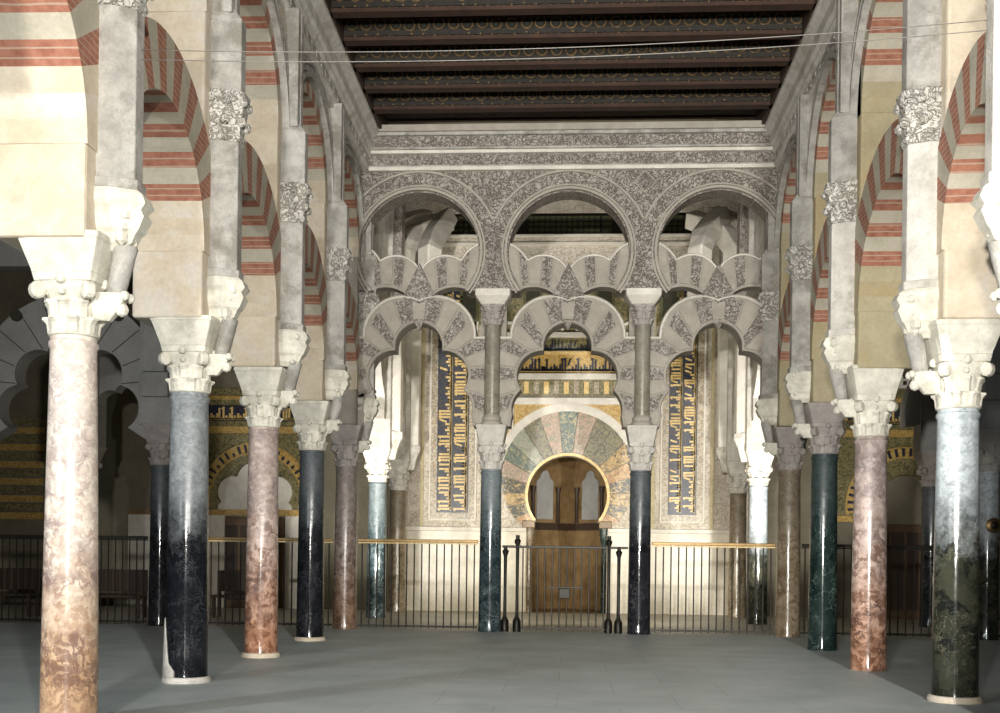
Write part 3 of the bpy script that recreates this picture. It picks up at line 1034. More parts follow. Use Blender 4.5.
def wedge(m, a0, a1, fi, fo, y0, y1, n=6, ins=0.0, din=0.0, dout=0.0, zmin=-99):
    inn, outp = [], []
    for i in range(n + 1):
        th = a0 + (a1 - a0) * i / n
        ri, ro = fi(th) + din, fo(th) - dout
        if ro < ri + 0.01:
            ro = ri + 0.01
        inn.append((ri * math.cos(th), ri * math.sin(th)))
        outp.append((ro * math.cos(th), ro * math.sin(th)))
    rings = []
    for i in range(n + 1):
        a, b = inn[i], outp[i]
        a, b = (a[0], max(a[1], zmin)), (b[0], max(b[1], zmin + 0.001))
        rings.append([(a[0], y0, a[1]), (b[0], y0, b[1]), (b[0], y1, b[1]), (a[0], y1, a[1])])
    m.loft(rings)


for k, cx in enumerate(BX):
    nm = ['left', 'middle', 'right'][k]
    t = thing('lobed_arch', 'lower many-lobed stucco arch of the far arcade, %s bay' % nm, 'arch', (cx, YF, ZC), 'lower lobed arches of the far arcade')
    m = MB()
    A0 = 0.0
    while lobed_in(A0) * math.sin(A0) > 3.72 - ZC:
        A0 -= 0.004
    A1 = PI - A0
    wedge(m, A0, A1, lobed_in, lobed_out, -0.17, 0.26, 240, zmin=3.72 - ZC)
    m.build('arch_ring', M['taupe'], t)
    nv = 21
    for i in range(nv):
        a0 = A0 + (A1 - A0) * i / nv
        a1 = A0 + (A1 - A0) * (i + 1) / nv
        mid = (a0 + a1) / 2
        g = R(1.0)
        m = MB()
        wedge(m, a0 + g, a1 - g, lobed_in, lambda th: min(lobed_out(th), lobed_in(th) + 0.72), -0.20 if i % 2 == 0 else -0.185, -0.16, 10, din=0.06, dout=0.10, zmin=3.76 - ZC)
        m.build('voussoir', M['taupe_p'] if i % 2 == 0 else M['carved_f'], t)
    # raised rim along the lobes, inside and outside
    for fn, dd, nmm in ((lobed_in, 0.025, 'inner_rim'), (lobed_out, -0.04, 'outer_rim')):
        if nmm == 'outer_rim':
            aa = [R(22) + R(136) * i / 90 for i in range(91)]
        else:
            aa = [A0 + (A1 - A0) * i / 200 for i in range(201)]
        pts = [((fn(a) + dd) * math.cos(a), -0.18, (fn(a) + dd) * math.sin(a)) for a in aa if fn(a) * math.sin(a) > 3.74 - ZC]
        MB().tube(pts, 0.022, 5).build(nmm, M['bandplain'] if nmm == 'outer_rim' else M['taupe_p'], t)
    # small relief between the two top lobes
    MB().prism([(0, zl(262)), (0.30, zl(296)), (0.13, zl(318)), (0, zl(330)), (-0.13, zl(318)), (-0.30, zl(296))], -0.195, -0.10).build('pointed_relief', M['carved_f'], t, False, 0.01)

    # upper interlaced band behind it
    t2 = thing('interlaced_arch', 'interlaced lobed band inside the %s upper horseshoe arch' % nm, 'arch', (cx, YF, ZP(300)), 'interlaced lobed bands of the far arcade')
    zz = lambda y: (300 - y) / S55

    def topf(dx):
        a = abs(dx)
        y = 275.0
        for (cxx, cy_, r) in ((25, 279, 27), (72, 272, 34)):
            q = r * r - (a - cxx) ** 2
            if q > 0:
                y = min(y, cy_ - math.sqrt(q))
        return min(y, 270)

    def botf(dx):
        a = abs(dx)
        y = 304.0
        for (cxx, cy_, r) in ((35, 318, 33), (76, 292, 27)):
            q = r * r - (a - cxx) ** 2
            if q > 0:
                y = min(y, cy_ - math.sqrt(q))
        return y
    n = 116
    rings = []
    for i in range(n + 1):
        dx = -BW * S55 + 2 * BW * S55 * i / n
        a, b = zz(botf(dx)), zz(topf(dx))
        X = dx / S55
        rings.append([(X, -0.08, a), (X, -0.08, b), (X, 0.22, b), (X, 0.22, a)])
    MB().loft(rings).build('band', M['taupe'], t2)
    # wedges of the band, radiating from the lobes
    specs = []
    for (cxx, cy_, lst) in ((34, 330, [(112, 'p'), (97, 'c'), (82, 'p'), (66, 'c')]),):
        pass
    for sgn in (-1, 1):
        for j, (xb0, xb1, xt0, xt1, kind) in enumerate([(8, 17, 1, 14, 'p'), (19, 27, 16, 26, 'c'), (29, 38, 28, 40, 'p'), (40, 46, 42, 50, 'c'), (48, 57, 52, 64, 'p')]):
            pts = []
            for q in range(6):
                u = xt0 + (xt1 - xt0) * q / 5
                pts.append((sgn * u / S55, zz(topf(u) + 3)))
            for q in range(6):
                u = xb1 + (xb0 - xb1) * q / 5
                pts.append((sgn * u / S55, zz(botf(u) - 3)))
            MB().prism(pts, -0.105 if kind == 'p' else -0.095, -0.07).build('voussoir', M['taupe_p'] if kind == 'p' else M['carved_f'], t2)
    pts = [((-64 + 128 * i / 80) / S55, -0.08, zz(topf(-64 + 128 * i / 80) + 1)) for i in range(81)]
    MB().tube(pts, 0.02, 5).build('top_rim', M['bandplain'], t2)

# ------------------------------------------------------------------ railings and gate
mbar = {}


def bar_mesh(h, knob=True):
    key = round(h, 3)
    if key not in mbar:
        m = MB().lathe([(0.013, 0.0), (0.013, h)], 6)
        if knob:
            m.lathe([(0.014, h * 0.45 - 0.03), (0.027, h * 0.45), (0.014, h * 0.45 + 0.03)], 8)
        mbar[key] = m.mesh('bar')
    return mbar[key]


def railing(x0, x1, y, h, label, railmat='brass', group='iron railings across the arcade', step=0.137):
    t = thing('railing', label, 'railing', ((x0 + x1) / 2, y, 0), group)
    hw = (x1 - x0) / 2
    MB().box(-hw, hw, -0.035, 0.035, h - 0.055, h).build('top_rail', M[railmat], t, False, 0.008)
    MB().box(-hw, hw, -0.02, 0.02, h - 0.085, h - 0.06).build('under_rail', M['goldtext'] if railmat == 'brass' else M['iron'], t)
    MB().box(-hw, hw, -0.02, 0.02, 0.05, 0.085).build('bottom_rail', M['iron'], t)
    n = max(2, int(round(2 * hw / step)))
    for i in range(n):
        x = -hw + 2 * hw * (i + 0.5) / n
        link('bar', bar_mesh(h - 0.08, i % 5 == 2), M['iron'], t, False, 0, (x, 0, 0.03))
    return t


railing(-3.78, -1.57, YF, 1.66, 'iron railing with a brass top rail left of the gate')
railing(1.58, 3.77, YF - 0.05, 1.66, 'iron railing with a brass top rail right of the gate')
railing(-7.30, -4.26, YF + 0.02, 1.66, 'iron railing behind the black columns of the left row')
railing(-12.5, -7.75, YF + 0.02, 1.66, 'iron railing at the far left of the aisle', 'iron')
railing(4.24, 7.25, YF - 0.02, 1.66, 'iron railing in the right aisle behind the rose-brown column', 'iron')
railing(7.7, 12.5, YF - 0.02, 1.66, 'iron railing at the far right of the aisle', 'iron')

gate = thing('gate', 'low iron gate with four turned posts before the mihrab doorway', 'gate', (0.01, YF, 0))
hg = 1.57
MB().box(-1.14, 1.14, -0.025, 0.025, hg - 0.045, hg).build('top_rail', M['iron'], gate, False, 0.006)
MB().box(-0.82, 0.80, -0.02, 0.02, 0.05, 0.09).build('bottom_rail', M['iron'], gate)
for x in (-1.08, -0.86, 0.80, 0.98):
    tall = 1.76 if abs(x) < 0.9 else 1.57
    MB().lathe([(0.075, 0), (0.075, 0.20), (0.05, 0.24), (0.032, 0.28), (0.028, 0.8), (0.032, tall - 0.20), (0.055, tall - 0.13), (0.06, tall - 0.10), (0.035, tall - 0.07), (0.035, tall)], 14, x).build('post', M['iron'], gate, True)
for i in range(12):
    x = -0.76 + 1.47 * i / 11
    link('bar', bar_mesh(hg - 0.06, False), M['iron'], gate, False, 0, (x, 0, 0.03))
lk = MB().box(-0.10, 0.10, -0.035, 0.02, 0.62, 0.80).build('lock', M['iron'], gate, False, 0.01)
MB().box(-0.32, 0.34, -0.03, -0.01, 0.80, 0.83).build('latch_bar', M['iron'], gate, False, 0.004)

# ------------------------------------------------------------------ the domed bay behind the arcade
YB = 28.0
bw_m = M['bandplain']
holes = []
mx = 0.02
# back wall with the mihrab opening (keyhole outline)
zk = 2.94
rk = 1.01


def keyhole(cx, zc_, r, zspring, hw, zfloor=0.0):
    a = math.degrees(math.asin((zspring - zc_) / r))
    p = arc(cx, zc_, r, a, 180 - a, 40)
    return [(cx + hw, zfloor), (cx + hw, zspring - 0.02)] + p + [(cx - hw, zspring - 0.02), (cx - hw, zfloor)]


kh = keyhole(mx, zk, rk, 2.28, 1.0)
out_ = [(-17, 0), (mx - 1.0, 0)] + kh[::-1][1:-1] + [(mx + 1.0, 0), (14, 0), (14, 9.5), (-17, 9.5)]
struct(MB().prism(out_, YB, YB + 0.5).build('wall_back', M['cream_w']), 'carved cream marble wall behind the arcade')
struct(MB().box(-17, 14, YB + 0.2, YB + 0.5, 10.4, 12.2).build('wall_back_upper', M['cream_w']))
# dado
for (a, b, nm2) in ((-4.3, mx - 1.02, 'left'), (mx + 1.02, 4.3, 'right')):
    struct(MB().box(a, b, YB - 0.06, YB, 0, 2.02).build('trim_dado_%s' % nm2, M['dado'], None, False, 0.01), 'veined marble dado %s of the mihrab' % nm2)
    struct(MB().box(a, b, YB - 0.10, YB, 2.02, 2.12).build('trim_ledge_%s' % nm2, M['bandplain'], None, False, 0.01), 'marble ledge on the dado %s of the mihrab' % nm2)

mih = thing('mihrab_arch', 'horseshoe mihrab arch with radiating coloured mosaic wedges in a marble frame', 'arch', (mx, YB, 0))
# voussoir ring: inner circle eccentric to outer one
zo, ro_ = W(566, 478, YB)[1], 1.66


def fi_(th):
    return rk


def fo_(th):
    return ray_disc(0, zo - zk, ro_, th)


a0g, a1g = R(-38), R(218)
nv = 19
order = [4, 4, 6, 6, 5, 4, 3, 2, 1, 0, 1, 3, 2, 4, 3, 4, 6, 5, 4]
order = [5, 6, 4, 6, 5, 4, 1, 1, 2, 0, 2, 1, 3, 0, 2, 6, 4, 6, 5]
for i in range(nv):
    a, b = a0g + (a1g - a0g) * i / nv, a0g + (a1g - a0g) * (i + 1) / nv
    m = MB()
    rings = []
    for q in range(7):
        th = a + (b - a) * q / 6 + (R(0.4) if q == 0 else (-R(0.4) if q == 6 else 0))
        ri, ro = fi_(th) + 0.03, fo_(th)
        zlo = 2.28 - zk
        P0 = (ri * math.cos(th), zk + ri * math.sin(th))
        P1 = (ro * math.cos(th), zk + max(ro * math.sin(th), zlo))
        P0 = (P0[0], max(P0[1], 2.28))
        rings.append([(P0[0], -0.06, P0[1]), (P1[0], -0.06, P1[1]), (P1[0], 0.02, P1[1]), (P0[0], 0.02, P0[1])])
    m.loft(rings)
    m.build('mosaic_voussoir', VM[order[i]], mih)


def band(cx, zc_, r0, r1, a0, a1, pr, nmm, mat, par):
    i = arc(cx, zc_, r0, a0, a1, 48)
    o_ = arc(cx, zc_, r1, a0, a1, 48)
    return MB().prism(i + o_[::-1], -pr, 0.02).build(nmm, mat, par)


band(0, zk, rk - 0.02, rk + 0.05, -38, 218, 0.10, 'inner_rim', M['goldtext'], mih)
band(0, zo, ro_, ro_ + 0.20, -12, 192, 0.11, 'white_band', M['bandplain'], mih)
band(0, zo, ro_ + 0.20, ro_ + 0.24, -8, 188, 0.07, 'thin_rim', M['goldtext'], mih)
# alfiz frame
zA = W(568, 405, YB)[1]
zt_ = W(568, 398, YB)[1]
# gold spandrels: rect minus circle
pl = [(1.36, zo + 0.9)] + [(1.36, zA), (-1.36, zA), (-1.36, zo + 0.9)] + [p for p in arc(0, zo, ro_ + 0.22, 144, 36, 30)]
MB().prism(pl, -0.04, 0.02).build('gold_spandrel', M['gold'], mih)
for (x0, x1, z0, z1) in ((-1.46, 1.46, zA, zA + 0.17),):
    MB().box(x0, x1, -0.10, 0.02, z0, z1).build('frame_moulding', M['bandplain'], mih, False, 0.01)
for s in (-1, 1):
    MB().box(*sorted((s * 1.37, s * 1.46)), -0.10, 0.02, zo + 0.9, zA).build('frame_moulding', M['bandplain'], mih, False, 0.01)
# impost ledges and jamb colonnettes
for s in (-1, 1):
    MB().box(*sorted((s * 0.80, s * 1.12)), -0.12, 0.3, 2.12, 2.30).build('jamb_impost', M['niche'], mih, False, 0.02)
    c_ = MB().lathe([(0.09, 0), (0.09, 0.06), (0.065, 0.1), (0.06, 1.7), (0.08, 1.76), (0.11, 1.98), (0.12, 2.12)], 16, s * 0.93, 0.08, 0).build('jamb_colonnette', S_['brown'] if s < 0 else S_['green'], mih, True)
# niche room
rn = 1.65
pts8 = []
for a in (-90 + 22.5 - 45, -90 + 22.5, ):
    pass
nic = thing('mihrab_niche', 'brown marble niche inside the mihrab arch with blind scalloped panels and ledge', 'niche', (mx, YB + 0.5, 0))
oc = [(-0.95, 0.0), (-1.4, 0.9), (-1.15, 1.9), (-0.25, 2.6), (0.25, 2.6), (1.15, 1.9), (1.4, 0.9), (0.95, 0.0)]
oc = [(-1.02, 0.0), (-1.3, 0.5), (-1.25, 1.1), (0.0, 2.1), (1.25, 1.1), (1.3, 0.5), (1.02, 0.0)]
for i in range(len(oc) - 1):
    (xa, ya), (xb, yb) = oc[i], oc[i + 1]
    d = Vector((xb - xa, yb - ya)).normalized()
    nrm = Vector((-d.y, d.x))
    e = nrm * 0.12
    MB().prism([(xa, ya), (xb, yb), (xb + e.x, yb + e.y), (xa + e.x, ya + e.y)], 0, 4.4, 'xy').build('niche_wall', M['niche'], nic)
    # ledge
    e2 = -nrm * 0.07
    MB().prism([(xa, ya), (xb, yb), (xb + e2.x, yb + e2.y), (xa + e2.x, ya + e2.y)], 2.13, 2.32, 'xy').build('niche_ledge', M['darkwood'], nic)
    L_ = (Vector((xb, yb)) - Vector((xa, ya))).length
    if i in (2, 3):
        # blind lobed panel
        mid = (Vector((xa, ya)) + Vector((xb, yb))) / 2
        lw = 0.27
        pp = [(-lw, 2.42), (lw, 2.42), (lw, 3.25)] + arc(lw * 0.55, 3.38, lw * 0.5, -20, 80, 6) + arc(0, 3.60, lw * 0.5, 10, 170, 8) + arc(-lw * 0.55, 3.38, lw * 0.5, 100, 200, 6) + [(-lw, 3.25)]
        vv = []
        for off in (0.0, 0.04):
            for (u, z) in pp:
                p = mid + d * u - nrm * off
                vv.append((p.x, p.y, z))
        n_ = len(pp)
        mm = MB()
        mm.add(vv, [tuple(range(n_)), tuple(reversed(range(n_, 2 * n_)))] + [(j, (j + 1) % n_, (j + 1) % n_ + n_, j + n_) for j in range(n_)])
        mm.build('scalloped_panel', M['nichepanel'], nic)
        for u in (-0.42, 0.42):
            p = mid + d * u - nrm * 0.07
            MB().lathe([(0.07, 0), (0.045, 0.05), (0.045, 0.75), (0.08, 0.95)], 12, p.x, p.y, 2.34).build('niche_colonnette', M['darkwood'], nic, True)
MB().prism([(-1.3, 0), (1.3, 0), (1.3, 2.3), (-1.3, 2.3)], 4.2, 4.35, 'xy').build('niche_ceiling', M['niche'], nic)
struct(MB().box(-1.3, 1.3, YB, YB + 2.8, -0.2, 0.001).build('floor_niche', M['niche']))

# bands above the mihrab arch (dark lettering on gold, small blind arcade)


def kufic(w, h, seed, horiz=True, dense=1.0):
    """angular script strokes along +x, baseline z=0, height h"""
    rnd = random.Random(seed)
    m = MB()
    x = 0.02
    st = 0.135 * h
    m.box(0, w, -0.02, 0, 0.03 * h, 0.03 * h + st * 0.8)
    while x < w - 0.25 * h:
        kind = rnd.choice('aacbadbcae')
        if kind == 'a':      # tall stem
            m.box(x, x + st, -0.02, 0, 0.05 * h, 0.95 * h)
            m.prism([(x, 0.95 * h), (x - st * 0.8, 0.80 * h), (x, 0.80 * h)], -0.02, 0)
            x += st * 1.5
        elif kind == 'b':    # bowl
            bwid = 0.38 * h
            m.box(x, x + bwid, -0.02, 0, 0.05 * h, 0.05 * h + st)
            m.box(x + bwid - st, x + bwid, -0.02, 0, 0.05 * h, 0.5 * h)
            m.box(x, x + st, -0.02, 0, 0.05 * h, 0.35 * h)
            x += bwid + st * 0.2
        elif kind == 'c':    # stem with foot
            m.box(x, x + st, -0.02, 0, 0.05 * h, 0.88 * h)
            m.box(x, x + 0.34 * h, -0.02, 0, 0.05 * h, 0.05 * h + st)
            x += 0.30 * h
        elif kind == 'd':    # closed loop
            a = 0.30 * h
            m.box(x, x + a, -0.02, 0, 0.05 * h, 0.05 * h + st)
            m.box(x, x + a, -0.02, 0, 0.05 * h + a - st, 0.05 * h + a)
            m.box(x, x + st, -0.02, 0, 0.05 * h, 0.05 * h + a)
            m.box(x + a - st, x + a, -0.02, 0, 0.05 * h, 0.05 * h + a)
            x += a + st * 0.2
        else:                # leafed diagonal
            m.prism([(x, 0.4 * h), (x + st, 0.4 * h), (x + 0.3 * h, 0.9 * h), (x + 0.3 * h - st, 0.9 * h)], -0.02, 0)
            m.box(x, x + 0.30 * h, -0.02, 0, 0.05 * h, 0.05 * h + st)
            x += 0.32 * h
    return m


def wz(y):
    return W(568, y, YB)[1]


t = thing('mosaic_frieze', 'row of mosaic panels with dark lettering above the mihrab arch', 'mosaic', (mx, YB, 0))
MB().box(-1.75, 1.75, -0.05, 0.02, wz(396), wz(380)).build('green_panel_band', M['greenmos'], t)
for i in range(13):
    x = -1.62 + i * 0.25
    MB().box(x, x + 0.12, -0.07, -0.04, wz(394), wz(382)).build('pale_mosaic_strip', M['border'] if i % 2 else M['goldtext'], t)
MB().box(-1.8, 1.8, -0.12, 0.02, wz(380), wz(374)).build('white_moulding', M['bandplain'], t, False, 0.01)
MB().box(-1.7, 1.7, -0.05, 0.02, wz(374), wz(355)).build('gold_panel_band', M['gold'], t)
o = kufic(3.3, wz(358) - wz(372), 5).build('lettering', M['darktext'], t)
o.location = (-1.65, -0.05, wz(372))
MB().box(-1.75, 1.75, -0.10, 0.02, wz(355), wz(352)).build('fillet', M['goldtext'], t)
t = thing('blind_arcade', 'small blind arcade with pale arches high over the mihrab', 'mosaic', (mx, YB, 0))
MB().box(-1.75, 1.75, -0.04, 0.02, wz(352), wz(338)).build('dark_mosaic_ground', M['greenmos'], t)
MB().box(-1.8, 1.8, -0.12, 0.02, wz(338), wz(333)).build('moulding', M['bandplain'], t, False, 0.01)
for i in range(7):
    x = -1.5 + i * 0.5
    pts = arc(x, wz(331), 0.22, 0, 180, 10)
    i2 = arc(x, wz(331), 0.15, 0, 180, 10)
    MB().prism(pts + i2[::-1], -0.10, 0.02).build('small_arch', M['bandplain'], t)
    MB().prism(i2, -0.03, 0.02).build('arch_filling', M['greenmos'], t)
o = kufic(3.3, 0.30, 8).build('lettering', M['darktext'], t)
o.location = (-1.65, -0.04, wz(351))

# tall side panels with gold script on dark blue
for k, (xa, xb, nm2) in enumerate(((-3.27, -2.47, 'left'), (2.52, 3.22, 'right'))):
    t = thing('wall_mosaic', 'tall dark blue mosaic panel with two columns of gold script, %s of the mihrab' % nm2, 'mosaic', ((xa + xb) / 2, YB, 2.48), 'tall script panels beside the mihrab')
    hw = (xb - xa) / 2
    H_ = 5.6
    MB().box(-hw - 0.16, hw + 0.16, -0.04, 0.02, -0.16, H_ + 0.1).build('border_mosaic', M['border'], t)
    MB().box(-hw, hw, -0.05, 0.02, 0.0, H_).build('blue_ground', M['blue'], t)
    for c in range(2):
        o = kufic(H_ - 0.1, hw * 0.92, 31 + 7 * k + c).build('script', M['goldtext'], t)
        # turn to read upwards
        o.rotation_euler = (0, -PI / 2, 0)
        o.location = (-0.02 + c * hw * 0.98, -0.05, 0.05)
    for (x0, x1, z0, z1) in ((-hw - 0.42, -hw - 0.34, -0.45, H_), (hw + 0.34, hw + 0.42, -0.45, H_), (-hw - 0.42, hw + 0.42, -0.5, -0.42)):
        MB().box(x0, x1, -0.05, 0.02, z0, z1).build('frame_line', M['ochreline'], t)
    for (x0, x1, z0, z1) in ((-hw - 0.20, -hw - 0.16, -0.16, H_), (hw + 0.16, hw + 0.20, -0.16, H_), (-hw - 0.20, hw + 0.20, -0.2, -0.16)):
        MB().box(x0, x1, -0.06, 0.02, z0, z1).build('inner_frame', M['bandplain'], t)

for x0_, x1_ in ((-3.9, -1.5), (-1.5, 1.5), (1.5, 3.9)):
    pass
t = thing('mosaic_wall_band', 'dark green mosaic band with gilt lattice frames high on the back wall', 'mosaic', (0, YB, 0))
MB().box(-3.95, 3.95, -0.04, 0.02, wz(326), wz(268)).build('dark_band', M['greenmos'], t)
for x_ in (-3.3, -2.5, -1.7, -0.9, 0.9, 1.7, 2.5, 3.3):
    MB().box(x_ - 0.24, x_ + 0.24, -0.07, -0.03, wz(322), wz(276)).build('lattice_frame', M['lattice'], t)
    MB().box(x_ - 0.17, x_ + 0.17, -0.08, -0.05, wz(320), wz(280)).build('dark_pane', M['dark'], t)
# upper parts: cornice, dark windows
cb = thing('bay_cornice', 'pale moulded cornice below the dark lattice window in the domed bay', 'cornice', (0, YB, 9.3))
zc1 = W(568, 246, YB)[1]
zc2 = W(568, 236, YB)[1]
for (z0, z1, pr, mt) in ((zc1, zc1 + 0.07, 0.12, 'bandplain'), (zc1 + 0.07, zc2 - 0.06, 0.08, 'cream_w'), (zc2 - 0.06, zc2, 0.18, 'bandplain')):
    MB().box(-4.3, 4.3, -pr, 0.02, z0 - 9.3, z1 - 9.3).build('cornice_band', M[mt], cb, False, 0.01)
zw0, zw1 = W(568, 236, YB)[1], W(568, 213, YB)[1]
for k, (pa, pb) in enumerate(((527, 600), (601, 612), (440, 488), (655, 690))):
    xa, xb = W(pa, 225, YB)[0], W(pb, 225, YB)[0]
    o = struct(MB().box(xa, xb, YB + 0.25, YB + 0.35, zw0 - 0.1, zw1 + 0.0).build('window_%d' % (k + 1), M['lattice']), 'dark green lattice window high in the domed bay')
    m = MB()
    for q in range(int((xb - xa) / 0.14)):
        m.box(xa + q * 0.14, xa + q * 0.14 + 0.04, YB + 0.2, YB + 0.26, zw0 - 0.1, zw1)
    for q in range(4):
        m.box(xa, xb, YB + 0.2, YB + 0.26, zw0 + q * 0.14, zw0 + q * 0.14 + 0.04)
    m.build('lattice', M['dark'], o)
struct(MB().box(-4.3, 4.3, YB + 0.5, YB + 0.6, 9.2, 10.6).build('wall_window_back', M['dark']))
MB().box(-4.3, 4.3, -0.05, 0.02, zw1 - 9.3, zw1 + 0.5 - 9.3).build('lintel', M['cream_w'], cb)
struct(MB().box(-4.6, 4.6, 20.7, 28.4, 11.4, 11.6).build('ceiling_bay', M['shade_wall']))
# corner ribs: chunky crossing arches carrying the dome
for k, (pts_, lab) in enumerate(((((385, 250), (395, 232), (412, 222), (428, 217)), 'left'), (((404, 252), (412, 236), (428, 226), (450, 221)), 'left'), (((430, 250), (434, 238), (440, 228), (448, 216)), 'left'),
                               (((752, 250), (744, 232), (730, 222), (712, 214)), 'right'), (((735, 252), (726, 236), (712, 226), (690, 219)), 'right'), (((700, 250), (704, 236), (712, 226), (722, 214)), 'right'))):
    yb_ = 25.6 - 0.5 * (k % 3)
    path = []
    for q, (a, b) in enumerate(pts_):
        x, z = W(a, b, yb_ + 0.35 * q)
        path.append((x, yb_ + 0.35 * q, z))
    path.insert(0, (path[0][0] - 0.02, path[0][1], path[0][2] - 1.2))
    t = tag(MB().tube(path, [0.26, 0.28, 0.30, 0.30, 0.26], 4).build('dome_rib', M['bandplain'], None, False, 0.03),
            '%s pale stone rib springing under the dome at the upper %s' % (['outer', 'middle', 'inner'][k % 3], lab), 'rib', 'ribs under the dome')

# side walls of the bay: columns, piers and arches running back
bx = 4.12
for s, nm2 in ((-1, 'left'), (1, 'right')):
    for q, (yy, mt, cm, ds) in enumerate(((24.2, 'bluegreen' if s < 0 else 'blue', 'capital', 'brightly lit pale capital'), (27.1, 'brown', 'pale', 'brown shaft close to the back wall'))):
        column(s * bx, yy, S_[mt], M[cm], 'column inside the domed bay at the %s, %s' % (nm2, ds), 'columns of the domed bay', sh=2.97)
        t = thing('bay_pier', 'pale pier with fluted pilaster inside the domed bay, %s side, %s' % (nm2, ['nearer', 'farther'][q]), 'pier', (s * bx, yy, 3.72), 'piers of the domed bay')
        MB().box(-0.32, 0.32, -0.33, 0.33, 0, 5.4).build('pier_masonry', M['pale'], t, False, 0.02)
        m = MB()
        for ff in range(5):
            m.lathe([(0.035, 0.35), (0.035, 3.2)], 8, -s * (0.34 + 0.14), -0.14 + ff * 0.07)
        m.box(*sorted((-s * 0.30, -s * 0.47)), -0.17, 0.17, 0.35, 3.2)
        m.build('fluted_pilaster', M['bandplain'], t)
        m = MB()
        loft_sec(m, [(oct_half(0.06, 0.06, -s, 0, -s * 0.32), -0.25), (oct_half(0.13, 0.14, -s, 0, -s * 0.32), 0.05), (oct_half(0.20, 0.23, -s, 0, -s * 0.32), 0.24), (oct_half(0.20, 0.23, -s, 0, -s * 0.32), 0.35)])
        m.build('corbel', M['pale'], t, False, 0.01)
        m = MB()
        loft_sec(m, [(oct_half(0.18, 0.20, -s, 0, -s * 0.32), 3.2), (oct_half(0.24, 0.26, -s, 0, -s * 0.32), 3.5), (oct_half(0.24, 0.26, -s, 0, -s * 0.32), 3.6)])
        m.build('pilaster_capital', M['carved_cap'], t, False, 0.01)
        MB().box(*sorted((-s * 0.30, -s * 0.5)), -0.2, 0.2, 3.6, 5.4).build('upper_strip', M['carved_f'], t, False, 0.01)
    # lobed side arches
    for q, (ya, yb) in enumerate(((20.6, 24.2), (24.2, 27.1))):
        cy, half = (ya + yb) / 2, (yb - ya) / 2
        t = thing('side_lobed_arch', 'lobed side arch of the domed bay, %s side, %s bay' % (nm2, ['nearer', 'farther'][q]), 'arch', (s * bx, cy, 4.3), 'side arches of the domed bay')
        inn = []
        for a in range(0, 181, 4):
            th = R(a)
            r_ = (half - 0.42) * (1 - 0.10 * abs(math.cos(th * 4.5)))
            inn.append((r_ * math.cos(th), r_ * math.sin(th)))
        poly = [(half - 0.05, 0)] + inn + [(-half + 0.05, 0), (-half + 0.05, 4.8), (half - 0.05, 4.8)]
        MB().prism(poly, -0.22, 0.22, 'yz').build('arch_wall', M['pale'], t)

